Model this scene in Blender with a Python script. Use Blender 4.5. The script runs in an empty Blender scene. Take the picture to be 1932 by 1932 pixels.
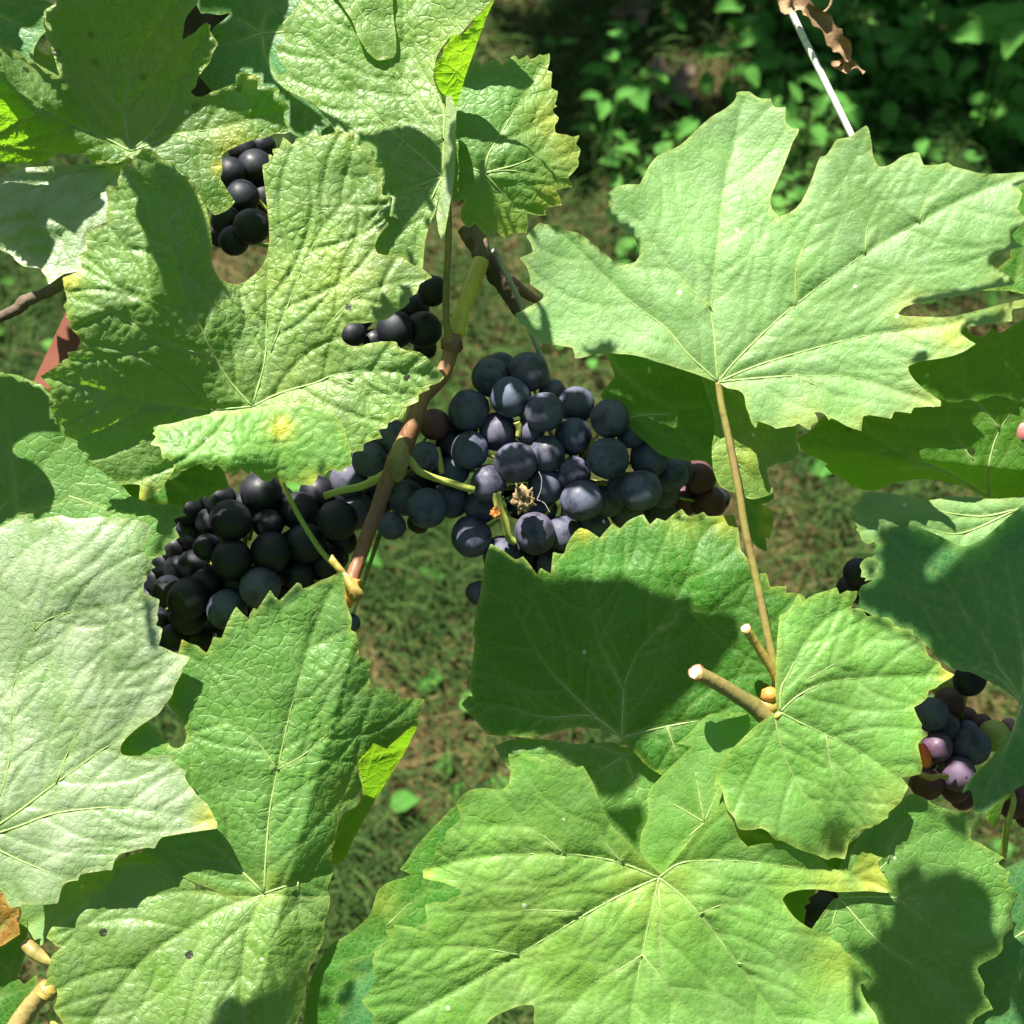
import bpy, math, random
import numpy as np
from mathutils import Vector, Matrix, noise
from mathutils.geometry import delaunay_2d_cdt
random.seed(7); np.random.seed(7)
S = bpy.context.scene
R = math.radians
# ------------------------------------------------------------------ camera, sky, sun, exposure
D0 = 0.42            # metres from lens to the layer of leaves
WID = 0.32           # metres of that layer across the frame
TILT = R(30)         # camera looks forward and down, 30 degrees off vertical
ZC = 0.93
cam = bpy.data.objects.new('camera', bpy.data.cameras.new('camera'))
S.collection.objects.link(cam); S.camera = cam
cam.location = (0, 0, ZC); cam.rotation_euler = (TILT, 0, 0)
cam.data.sensor_width = 36; cam.data.lens = 36 * D0 / WID
cam.data.clip_start = 0.01; cam.data.clip_end = 200
cam.data.dof.use_dof = True; cam.data.dof.focus_distance = D0 + 0.003; cam.data.dof.aperture_fstop = 15
RIGHT = Vector((1, 0, 0)); UP = Vector((0, math.cos(TILT), math.sin(TILT))); BACK = Vector((0, -math.sin(TILT), math.cos(TILT)))
CAM = Vector((0, 0, ZC))
SI = Vector((-0.27, 0.80, 0.53)).normalized()          # towards the sun: right / up / back
SUN = (RIGHT * SI.x + UP * SI.y + BACK * SI.z).normalized()
world = bpy.data.worlds.new('World'); S.world = world; world.use_nodes = True
nt = world.node_tree; bg = nt.nodes['Background']; sky = nt.nodes.new('ShaderNodeTexSky')
sky.sky_type = 'NISHITA'; sky.sun_disc = False
sky.sun_elevation = math.asin(SUN.z); sky.sun_rotation = math.atan2(SUN.x, SUN.y)
nt.links.new(sky.outputs[0], bg.inputs[0]); bg.inputs[1].default_value = 0.05
sl = bpy.data.lights.new('sun', 'SUN'); sl.energy = 5; sl.angle = R(0.5); sl.color = (1, 0.95, 0.85)
so = bpy.data.objects.new('sun', sl); S.collection.objects.link(so)
so.rotation_euler = SUN.to_track_quat('Z', 'Y').to_euler(); so.location = SUN * 5
S.view_settings.view_transform = 'Standard'; S.view_settings.look = 'None'
S.view_settings.exposure = 2.05; S.view_settings.gamma = 1; S.view_settings.use_curve_mapping = False
S.render.engine = 'CYCLES'

# ------------------------------------------------------------------ helpers
ORG = dict(zip('ABCDEFGHI', [(x * 626.4, y * 626.4) for y in range(3) for x in range(3)]))
def pts(s):
    """'A 10,20 30,40 B 5,6' -> plan coordinates (letters are sheet origins)"""
    out = []; k = 'A'
    for t in s.split():
        if t in ORG or t == 'O': k = t; continue
        x, y = map(float, t.split(','))
        if k != 'O':
            x = x * 0.35155 + ORG[k][0]; y = y * 0.35155 + ORG[k][1]
        out.append((x, y))
    return out
MM = 0.001
PX = WID / 1932
def P(x, y, h):
    d = D0 - h * MM
    f = d / D0 * PX
    return CAM + RIGHT * ((x - 966) * f) + UP * ((966 - y) * f) - BACK * d
def Parr(xy, h):
    d = D0 - h * MM; f = d / D0 * PX
    return (np.array(CAM)[None] + np.array(RIGHT)[None] * ((xy[:, 0] - 966) * f)[:, None]
            + np.array(UP)[None] * ((966 - xy[:, 1]) * f)[:, None] - np.array(BACK)[None] * d[:, None])
AO = {}
def link(o, parent, org):
    S.collection.objects.link(o)
    AO[o.name] = Vector(org)
    if parent is not None:
        o.parent = parent; o.location = Vector(org) - AO[parent.name]
    else: o.location = org
    return o
def thing(name, label, cat, org, group=None):
    o = bpy.data.objects.new(name, None); o.empty_display_size = 0.01
    link(o, None, org); o['label'] = label; o['category'] = cat
    if group: o['group'] = group
    return o
def tag(o, label=None, cat=None, group=None, kind=None):
    if label: o['label'] = label
    if cat: o['category'] = cat
    if group: o['group'] = group
    if kind: o['kind'] = kind
    return o
def mesh_obj(name, V, F, mat, parent=None, org=None, smooth=True, attrs=None):
    V = np.asarray(V, dtype=float)
    if org is None: org = V.mean(0)
    me = bpy.data.meshes.new(name)
    loc = V - np.array(org)[None]
    me.from_pydata(loc.tolist(), [], F if isinstance(F, list) else F.tolist())
    if smooth: me.polygons.foreach_set('use_smooth', [True] * len(me.polygons))
    if attrs:
        for k, a in attrs.items():
            at = me.attributes.new(k, 'FLOAT', 'POINT'); at.data.foreach_set('value', np.asarray(a, dtype=np.float32))
    me.materials.append(mat); me.update()
    o = bpy.data.objects.new(name, me)
    return link(o, parent, org)
def smooth_line(p, n=8):
    p = [Vector(q) for q in p]
    if len(p) < 3: 
        return [p[0].lerp(p[-1], i / n) for i in range(n + 1)]
    q = [p[0] * 2 - p[1]] + p + [p[-1] * 2 - p[-2]]
    out = []
    for i in range(1, len(q) - 2):
        a, b, c, d = q[i - 1:i + 3]
        for k in range(n):
            t = k / n
            out.append(0.5 * ((2 * b) + (c - a) * t + (2 * a - 5 * b + 4 * c - d) * t * t + (3 * b - a - 3 * c + d) * t ** 3))
    out.append(p[-1]); return out
def tube_geo(path, rad, sides=10, rough=0.0, caps=True):
    """path: world points, rad: radii in metres (list matched by interpolation)"""
    n = len(path); V = []; F = []; at = []
    rr = np.interp(np.linspace(0, 1, n), np.linspace(0, 1, len(rad)), rad)
    nrm = None
    for i, p in enumerate(path):
        t = (path[min(i + 1, n - 1)] - path[max(i - 1, 0)]).normalized()
        if nrm is None: nrm = t.orthogonal().normalized()
        nrm = (nrm - t * nrm.dot(t)).normalized(); b = t.cross(nrm)
        for k in range(sides):
            a = 2 * math.pi * k / sides
            r = rr[i] * (1 + rough * noise.noise(Vector((math.cos(a) * 1.4, math.sin(a) * 1.4, i * 0.35 + rad[0] * 9e4))))
            V.append(p + (nrm * math.cos(a) + b * math.sin(a)) * r)
    for i in range(n - 1):
        for k in range(sides):
            F.append((i * sides + k, i * sides + (k + 1) % sides, (i + 1) * sides + (k + 1) % sides, (i + 1) * sides + k))
    if caps:
        F.append(tuple(range(sides))[::-1]); F.append(tuple((n - 1) * sides + k for k in range(sides)))
    return V, F
def tube(name, spec, h, r, mat, parent=None, n=8, sides=10, rough=0.06, org=None):
    """spec: plan polyline, h: heights mm (interpolated), r: radii mm"""
    q = pts(spec); m = len(q)
    hh = np.interp(np.linspace(0, 1, m), np.linspace(0, 1, len(h)), h)
    path = smooth_line([P(x, y, z) for (x, y), z in zip(q, hh)], n)
    V, F = tube_geo(path, [a * MM for a in r], sides, rough)
    return mesh_obj(name, V, F, mat, parent, org=org or path[0])

# ------------------------------------------------------------------ materials
def N(nt, t, **k):
    n = nt.nodes.new(t)
    for a, v in k.items(): setattr(n, a, v)
    return n
def newmat(name):
    m = bpy.data.materials.new(name); m.use_nodes = True
    nt = m.node_tree; nt.nodes.clear(); return m, nt
def mixc(nt, fac, a, b, blend='MIX'):
    n = N(nt, 'ShaderNodeMix', data_type='RGBA', blend_type=blend)
    for s, v in ((n.inputs[0], fac), (n.inputs[6], a), (n.inputs[7], b)):
        if isinstance(v, (int, float)): s.default_value = v
        elif isinstance(v, tuple): s.default_value = (*v, 1)
        else: nt.links.new(v, s)
    return n.outputs[2]
def math_(nt, op, a, b=0.0, c=0.0, clamp=False):
    n = N(nt, 'ShaderNodeMath', operation=op, use_clamp=clamp)
    for s, v in zip(n.inputs, (a, b, c)):
        if isinstance(v, (int, float)): s.default_value = v
        else: nt.links.new(v, s)
    return n.outputs[0]
def ramp(nt, fac, a, b, lo=0.0, hi=1.0):
    n = N(nt, 'ShaderNodeMapRange'); nt.links.new(fac, n.inputs[0])
    n.inputs[1].default_value = a; n.inputs[2].default_value = b; n.inputs[3].default_value = lo; n.inputs[4].default_value = hi
    return n.outputs[0]
def leafmat(name, base, veinc=(0.19, 0.29, 0.08), trans=(0.22, 0.50, 0.02), sheen=0.55, rough=0.42, tmix=0.38, gloss_pale=0.0, spots=0.0, bump=1.0, gloss_tint=(0.30,0.36,0.24), net=250, netamp=1.0, netlight=False):
    m, nt = newmat(name); L = nt.links
    out = N(nt, 'ShaderNodeOutputMaterial'); pr = N(nt, 'ShaderNodeBsdfPrincipled'); tr = N(nt, 'ShaderNodeBsdfTranslucent'); mx = N(nt, 'ShaderNodeMixShader')
    tc = N(nt, 'ShaderNodeTexCoord')
    def att(k):
        a = N(nt, 'ShaderNodeAttribute'); a.attribute_name = k; return a.outputs['Fac']
    vein, cell, yel, edge = att('vein'), att('cell'), att('yel'), att('edge')
    n1 = N(nt, 'ShaderNodeTexNoise'); n1.inputs['Scale'].default_value = 35; n1.inputs['Detail'].default_value = 4; L.new(tc.outputs['Object'], n1.inputs['Vector'])
    n2 = N(nt, 'ShaderNodeTexNoise'); n2.inputs['Scale'].default_value = 260; n2.inputs['Detail'].default_value = 5; n2.inputs['Roughness'].default_value = 0.65; L.new(tc.outputs['Object'], n2.inputs['Vector'])
    nw = N(nt, 'ShaderNodeTexNoise'); nw.inputs['Scale'].default_value = 500; L.new(tc.outputs['Object'], nw.inputs['Vector'])
    addv = N(nt, 'ShaderNodeVectorMath', operation='MULTIPLY_ADD'); L.new(nw.outputs['Color'], addv.inputs[0]); addv.inputs[1].default_value = (0.0012,) * 3; L.new(tc.outputs['Object'], addv.inputs[2])
    vo = N(nt, 'ShaderNodeTexVoronoi', feature='DISTANCE_TO_EDGE'); vo.inputs['Scale'].default_value = 520; L.new(addv.outputs[0], vo.inputs['Vector'])
    fine = ramp(nt, vo.outputs['Distance'], 0.0, 0.22)
    nw2 = N(nt, 'ShaderNodeTexNoise'); nw2.inputs['Scale'].default_value = 130; nw2.inputs['Detail'].default_value = 2; L.new(tc.outputs['Object'], nw2.inputs['Vector'])
    addw = N(nt, 'ShaderNodeVectorMath', operation='MULTIPLY_ADD'); L.new(nw2.outputs['Color'], addw.inputs[0]); addw.inputs[1].default_value = (0.0035,) * 3; L.new(tc.outputs['Object'], addw.inputs[2])
    vm = N(nt, 'ShaderNodeTexVoronoi', feature='DISTANCE_TO_EDGE'); vm.inputs['Scale'].default_value = net; L.new(addw.outputs[0], vm.inputs['Vector'])
    groove = ramp(nt, vm.outputs['Distance'], 0.0, 0.085); dome_ = math_(nt, 'POWER', ramp(nt, vm.outputs['Distance'], 0.0, 0.45), 0.6)
    d = tuple(c * 0.72 for c in base); b = tuple(min(1, c * 1.3) for c in base)
    col = mixc(nt, ramp(nt, n1.outputs['Fac'], 0.35, 0.65), d, b)
    col = mixc(nt, ramp(nt, n2.outputs['Fac'], 0.3, 0.75, 0, 0.35), col, tuple(min(1, c * 1.7) for c in base))
    if gloss_pale > 0:
        nx = N(nt, 'ShaderNodeTexNoise'); nx.inputs['Scale'].default_value = 60; nx.inputs['Detail'].default_value = 6; nx.inputs['Roughness'].default_value = 0.7; L.new(tc.outputs['Object'], nx.inputs['Vector'])
        col = mixc(nt, ramp(nt, nx.outputs['Fac'], 0.38, 0.7, 0.15 * gloss_pale, gloss_pale), col, gloss_tint)  # pale gloss of sun and sky put into the colour in patches
    col = mixc(nt, math_(nt, 'MULTIPLY', ramp(nt, fine, 0, 0.8, 1, 0), 0.22), col, veinc)
    col = mixc(nt, math_(nt, 'MULTIPLY', ramp(nt, groove, 0, 0.9, 1, 0), (0.34 if netlight else 0.30) * netamp), col, tuple(c * 0.7 + v * 0.42 for c, v in zip(base, veinc)) if netlight else tuple(c * 0.62 for c in base))  # groove shade put into the colour as darker lines; netlight gives vein-toned ones
    yn = math_(nt, 'MULTIPLY', yel, ramp(nt, n2.outputs['Fac'], 0.25, 0.6, 0.35, 1.0), clamp=True)
    col = mixc(nt, yn, col, (0.52, 0.46, 0.05))
    col = mixc(nt, math_(nt, 'MULTIPLY', edge, 0.32), col, (0.34, 0.40, 0.11))
    col = mixc(nt, math_(nt, 'MULTIPLY', vein, 0.75), col, veinc)
    sp = N(nt, 'ShaderNodeTexVoronoi'); sp.inputs['Scale'].default_value = 170; L.new(tc.outputs['Object'], sp.inputs['Vector'])
    spn = N(nt, 'ShaderNodeSeparateColor'); L.new(sp.outputs['Color'], spn.inputs[0])
    isdot = math_(nt, 'MULTIPLY', math_(nt, 'LESS_THAN', sp.outputs['Distance'], 0.13), math_(nt, 'GREATER_THAN', spn.outputs[0], 0.955))
    col = mixc(nt, math_(nt, 'MULTIPLY', isdot, 0.7), col, (0.5, 0.55, 0.4))
    if spots > 0:
        isd2 = math_(nt, 'MULTIPLY', math_(nt, 'LESS_THAN', sp.outputs['Distance'], 0.22), math_(nt, 'LESS_THAN', spn.outputs[1], spots))
        col = mixc(nt, isd2, col, (0.02, 0.018, 0.01))
    L.new(col, pr.inputs['Base Color'])
    rn = math_(nt, 'ADD', ramp(nt, n2.outputs['Fac'], 0.3, 0.7, -0.06, 0.08), rough); L.new(rn, pr.inputs['Roughness'])
    pr.inputs['Specular IOR Level'].default_value = sheen
    bh = math_(nt, 'ADD', math_(nt, 'ADD', math_(nt, 'MULTIPLY', fine, 0.35), math_(nt, 'MULTIPLY', n2.outputs['Fac'], 0.55)), math_(nt, 'MULTIPLY', math_(nt, 'MULTIPLY', math_(nt, 'ADD', math_(nt, 'MULTIPLY', groove, 0.45), dome_), 1.1 * netamp), ramp(nt, n1.outputs['Fac'], 0.35, 0.62, 0.45, 1.15)))
    bu = N(nt, 'ShaderNodeBump'); bu.inputs['Strength'].default_value = min(1, 0.6 * bump); bu.inputs['Distance'].default_value = 0.00026
    L.new(bh, bu.inputs['Height']); L.new(bu.outputs[0], pr.inputs['Normal']); L.new(bu.outputs[0], tr.inputs['Normal'])
    tcx = mixc(nt, math_(nt, 'MULTIPLY', yn, 0.7), mixc(nt, math_(nt, 'MULTIPLY', vein, 0.55), mixc(nt, ramp(nt, n1.outputs['Fac'], 0.3, 0.7, 0.0, 0.4), trans, tuple(c * 0.6 for c in trans)), (0.45, 0.55, 0.06)), (0.6, 0.5, 0.03))
    L.new(tcx, tr.inputs['Color'])
    mx.inputs[0].default_value = tmix; L.new(pr.outputs[0], mx.inputs[1]); L.new(tr.outputs[0], mx.inputs[2]); L.new(mx.outputs[0], out.inputs[0])
    return m
def stemmat(name, c1, c2, scale=120, rough=0.5, spec=0.4, stretch=None, bump=0.4):
    m, nt = newmat(name); L = nt.links
    out = N(nt, 'ShaderNodeOutputMaterial'); pr = N(nt, 'ShaderNodeBsdfPrincipled'); tc = N(nt, 'ShaderNodeTexCoord')
    mp = N(nt, 'ShaderNodeMapping'); L.new(tc.outputs['Object'], mp.inputs[0])
    if stretch: mp.inputs['Rotation'].default_value = stretch[0]; mp.inputs['Scale'].default_value = stretch[1]
    n1 = N(nt, 'ShaderNodeTexNoise'); n1.inputs['Scale'].default_value = scale; n1.inputs['Detail'].default_value = 5; L.new(mp.outputs[0], n1.inputs['Vector'])
    n2 = N(nt, 'ShaderNodeTexNoise'); n2.inputs['Scale'].default_value = scale * 6; n2.inputs['Detail'].default_value = 3; L.new(mp.outputs[0], n2.inputs['Vector'])
    col = mixc(nt, ramp(nt, n1.outputs['Fac'], 0.35, 0.65), c1, c2)
    col = mixc(nt, ramp(nt, n2.outputs['Fac'], 0.55, 0.7, 0, 0.5), col, tuple(x * 0.5 for x in c1))
    L.new(col, pr.inputs['Base Color']); pr.inputs['Roughness'].default_value = rough; pr.inputs['Specular IOR Level'].default_value = spec
    bu = N(nt, 'ShaderNodeBump'); bu.inputs['Strength'].default_value = bump; bu.inputs['Distance'].default_value = 0.0003
    L.new(n2.outputs['Fac'], bu.inputs['Height']); L.new(bu.outputs[0], pr.inputs['Normal']); L.new(pr.outputs[0], out.inputs[0])
    return m
def grapemat(name, skin, bloom, amt):
    m, nt = newmat(name); L = nt.links
    out = N(nt, 'ShaderNodeOutputMaterial'); pr = N(nt, 'ShaderNodeBsdfPrincipled'); tc = N(nt, 'ShaderNodeTexCoord'); oi = N(nt, 'ShaderNodeObjectInfo')
    av = N(nt, 'ShaderNodeVectorMath', operation='ADD'); L.new(tc.outputs['Object'], av.inputs[0])
    cv = N(nt, 'ShaderNodeCombineXYZ'); L.new(oi.outputs['Random'], cv.inputs[0]); sc = N(nt, 'ShaderNodeVectorMath', operation='SCALE'); sc.inputs['Scale'].default_value = 37; L.new(cv.outputs[0], sc.inputs[0]); L.new(sc.outputs[0], av.inputs[1])
    n1 = N(nt, 'ShaderNodeTexNoise'); n1.inputs['Scale'].default_value = 1.1; n1.inputs['Detail'].default_value = 5; n1.inputs['Roughness'].default_value = 0.6; L.new(av.outputs[0], n1.inputs['Vector'])
    n2 = N(nt, 'ShaderNodeTexNoise'); n2.inputs['Scale'].default_value = 9; n2.inputs['Detail'].default_value = 5; n2.inputs['Roughness'].default_value = 0.75; L.new(av.outputs[0], n2.inputs['Vector'])
    vary = mixc(nt, ramp(nt, oi.outputs['Random'], 0, 1), bloom, (bloom[0] * 1.2, bloom[1] * 0.94, bloom[2] * 0.94))
    f = math_(nt, 'MULTIPLY', ramp(nt, n1.outputs['Fac'], 0.38, 0.54, 0.30, 1.0), ramp(nt, n2.outputs['Fac'], 0.25, 0.6, 0.78, 1.0))
    f = math_(nt, 'MULTIPLY', f, amt)
    col = mixc(nt, f, skin, vary)
    sx = N(nt, 'ShaderNodeSeparateXYZ'); L.new(tc.outputs['Object'], sx.inputs[0])
    scar = math_(nt, 'MULTIPLY', math_(nt, 'GREATER_THAN', sx.outputs[2], 0.5), math_(nt, 'LESS_THAN', math_(nt, 'ADD', math_(nt, 'MULTIPLY', sx.outputs[0], sx.outputs[0]), math_(nt, 'MULTIPLY', sx.outputs[1], sx.outputs[1])), 0.006))
    col = mixc(nt, scar, col, (0.012, 0.01, 0.008))
    L.new(col, pr.inputs['Base Color'])
    L.new(ramp(nt, f, 0.2, 1.0, 0.42, 0.75), pr.inputs['Roughness']); pr.inputs['Specular IOR Level'].default_value = 0.28
    bu = N(nt, 'ShaderNodeBump'); bu.inputs['Strength'].default_value = 0.12; bu.inputs['Distance'].default_value = 0.0003
    L.new(n2.outputs['Fac'], bu.inputs['Height']); L.new(bu.outputs[0], pr.inputs['Normal'])
    L.new(pr.outputs[0], out.inputs[0]); return m

M = {
 'green': leafmat('leaf_green', (0.048, 0.142, 0.016), sheen=0.36, rough=0.47, gloss_pale=0.16, netamp=0.9, net=290, spots=0.006, netlight=True),
 'rough': leafmat('leaf_quilted', (0.080, 0.168, 0.020), sheen=0.42, rough=0.46, gloss_pale=0.30, netamp=0.8, net=320, bump=1.0, spots=0.02),
 'fresh': leafmat('leaf_fresh', (0.078, 0.205, 0.024), sheen=0.40, rough=0.5, gloss_pale=0.18, net=230, netamp=0.5, spots=0.006),
 'pale': leafmat('leaf_pale', (0.105, 0.222, 0.055), sheen=0.42, rough=0.52, gloss_pale=0.34, net=230, netamp=0.35, gloss_tint=(0.30,0.40,0.25)),
 'silver': leafmat('leaf_silvery', (0.095, 0.175, 0.050), sheen=0.75, rough=0.44, gloss_pale=0.75, bump=1.0, net=320, netamp=0.5, gloss_tint=(0.40, 0.45, 0.32)),
 'deep': leafmat('leaf_deep', (0.024, 0.108, 0.009), sheen=0.22, rough=0.5, gloss_pale=0.05, tmix=0.42, trans=(0.22, 0.52, 0.01), netamp=0.7, net=270, netlight=True),
 'teal': leafmat('leaf_teal', (0.022, 0.105, 0.028), sheen=0.3, rough=0.45, gloss_pale=0.1, tmix=0.3, netamp=0.3),
 'spotted': leafmat('leaf_spotted', (0.040, 0.098, 0.013), trans=(0.36, 0.75, 0.02), sheen=0.35, rough=0.45, gloss_pale=0.16, spots=0.35, bump=1.3, tmix=0.4, net=300, netlight=True),
 'lime': leafmat('leaf_lime', (0.05, 0.15, 0.012), trans=(0.24, 0.52, 0.015), sheen=0.3, rough=0.5, tmix=0.6, spots=0.1, netamp=0.9),
 'orange': leafmat('leaf_orange', (0.22, 0.09, 0.015), trans=(0.5, 0.2, 0.02), sheen=0.3, rough=0.6, spots=0.2),
 'dead_orange': stemmat('dead_leaf_orange', (0.16, 0.055, 0.018), (0.24, 0.10, 0.04), 60, rough=0.8),
 'petiole': stemmat('petiole_green', (0.20, 0.26, 0.04), (0.30, 0.30, 0.07), 60),
 'petiole_red': stemmat('petiole_reddish', (0.20, 0.125, 0.055), (0.20, 0.185, 0.045), 45, bump=0.8),
 'vein': stemmat('vein_pale', (0.17, 0.26, 0.08), (0.22, 0.31, 0.10), 90, bump=0.15),
 'cane': stemmat('cane_red_brown', (0.11, 0.045, 0.022), (0.21, 0.10, 0.042), 130, rough=0.45, bump=0.9, stretch=((0, 0, 0.5), (1, 0.25, 1))),
 'cane_yel': stemmat('cane_yellow', (0.28, 0.22, 0.045), (0.19, 0.12, 0.035), 70, rough=0.42, bump=0.8),
 'cane_gold': stemmat('cane_gold', (0.42, 0.38, 0.06), (0.34, 0.25, 0.05), 60, rough=0.4, bump=0.6),
 'cane_olive': stemmat('cane_olive', (0.13, 0.12, 0.035), (0.22, 0.16, 0.055), 90, rough=0.5, bump=0.9),
 'bark': stemmat('bark_dark', (0.055, 0.035, 0.022), (0.13, 0.09, 0.06), 80, rough=0.8, bump=1),
 'pith': stemmat('cut_wood', (0.75, 0.60, 0.40), (0.80, 0.72, 0.58), 200, rough=0.7),
 'cutrim': stemmat('cut_rim', (0.12, 0.05, 0.02), (0.25, 0.12, 0.05), 200, rough=0.7),
 'bud': stemmat('bud_orange', (0.45, 0.13, 0.03), (0.60, 0.28, 0.06), 200, rough=0.5),
 'wire': stemmat('wire_white', (0.62, 0.60, 0.53), (0.50, 0.47, 0.40), 50, rough=0.4),
 'wire_grey': stemmat('wire_grey', (0.20, 0.20, 0.20), (0.30, 0.29, 0.28), 50, rough=0.45),
 'dry': stemmat('dry_brown', (0.12, 0.065, 0.03), (0.25, 0.16, 0.08), 150, rough=0.7, bump=1),
 'dryberry': stemmat('dry_berry', (0.13, 0.085, 0.035), (0.27, 0.19, 0.09), 260, rough=0.8, bump=1),
 'stake': stemmat('stake_rust', (0.11, 0.028, 0.014), (0.16, 0.045, 0.022), 25, rough=0.6),
 'fruit_red': stemmat('split_skin_red', (0.50, 0.05, 0.02), (0.60, 0.12, 0.03), 100, rough=0.35),
 'grape': grapemat('grape_blue', (0.008, 0.008, 0.016), (0.066, 0.080, 0.122), 0.92),
 'grape_shaded': grapemat('grape_blue_shaded', (0.006, 0.006, 0.010), (0.010, 0.013, 0.021), 0.6),  # darker copy of grape, its deep shade put into the colour
 'grape_red': grapemat('grape_red', (0.05, 0.012, 0.014), (0.08, 0.035, 0.05), 0.6),
 'grape_pink': grapemat('grape_pink', (0.20, 0.06, 0.04), (0.26, 0.13, 0.15), 0.7),
 'grape_lilac': grapemat('grape_lilac', (0.06, 0.02, 0.04), (0.065, 0.058, 0.095), 0.8),
 'grape_green': grapemat('grape_green', (0.20, 0.22, 0.03), (0.32, 0.34, 0.10), 0.5),
}

# ------------------------------------------------------------------ leaf builder
def resample(poly, sp, tooth=0.0, rnd=None):
    p = np.array(poly, float); n = len(p)
    # round gentle corners, keep sharp teeth
    q = []
    for i in range(n):
        a, b, c = p[i - 1], p[i], p[(i + 1) % n]
        u = a - b; v = c - b; lu = np.hypot(*u) + 1e-9; lv = np.hypot(*v) + 1e-9
        ang = math.degrees(math.acos(max(-1, min(1, float(np.dot(u, v) / lu / lv)))))
        if ang > 128:
            q.append(b + u * 0.27); q.append(b * 0.6 + (a + c) * 0.2 if False else b + (u + v) * 0.07); q.append(b + v * 0.27)
        else:
            k = min(0.12, 2.0 / max(lu, 1)); k2 = min(0.12, 2.0 / max(lv, 1))
            q.append(b + u * k); q.append(b + v * k2)
    out = []
    m = len(q)
    for i in range(m):
        a, b = q[i], q[(i + 1) % m]; d = b - a; l = np.hypot(*d); k = max(1, int(l / sp))
        for t in range(k): 
            w = a + d * t / k
            if l > 3 * sp and t > 0:
                nr = np.array([-d[1], d[0]]) / l
                w = w + nr * noise.noise(Vector((w[0] * 0.09, w[1] * 0.09, 3.1))) * 1.6
            out.append(w)
    # drop near-duplicates
    res = [out[0]]
    for w in out[1:]:
        if np.hypot(*(w - res[-1])) > 0.8: res.append(w)
    if np.hypot(*(res[0] - res[-1])) < 0.8: res.pop()
    return np.array(res)
def inside(poly, xy):
    x, y = xy[:, 0], xy[:, 1]; c = np.zeros(len(x), bool)
    a = poly; b = np.roll(poly, -1, 0)
    if len(x) < 60:
        dy = b[:, 1] - a[:, 1]; dy = np.where(dy == 0, 1e-12, dy)
        m = (a[None, :, 1] > y[:, None]) != (b[None, :, 1] > y[:, None])
        return (np.sum(m & (x[:, None] < (b[:, 0] - a[:, 0])[None] * (y[:, None] - a[None, :, 1]) / dy[None] + a[None, :, 0]), 1) % 2) == 1
    for (x0, y0), (x1, y1) in zip(a, b):
        if y0 == y1: continue
        m = (y0 > y) != (y1 > y)
        c ^= m & (x < (x1 - x0) * (y - y0) / (y1 - y0) + x0)
    return c
def segdist(xy, A, B, want_t=False):
    """min distance of each point to a set of segments"""
    best = np.full(len(xy), 1e9); idx = np.zeros(len(xy), int)
    for i, (a, b) in enumerate(zip(A, B)):
        d = b - a; L2 = float(d @ d) + 1e-9
        t = np.clip(((xy - a) @ d) / L2, 0, 1)
        q = a + t[:, None] * d; e = np.hypot(*(xy - q).T)
        m = e < best; best[m] = e[m]; idx[m] = i
    return best, idx
def sample_noise(xy, s, z):
    return np.array([noise.noise(Vector((x * s, y * s, z))) for x, y in xy])
import time
_T = time.time()
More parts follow.
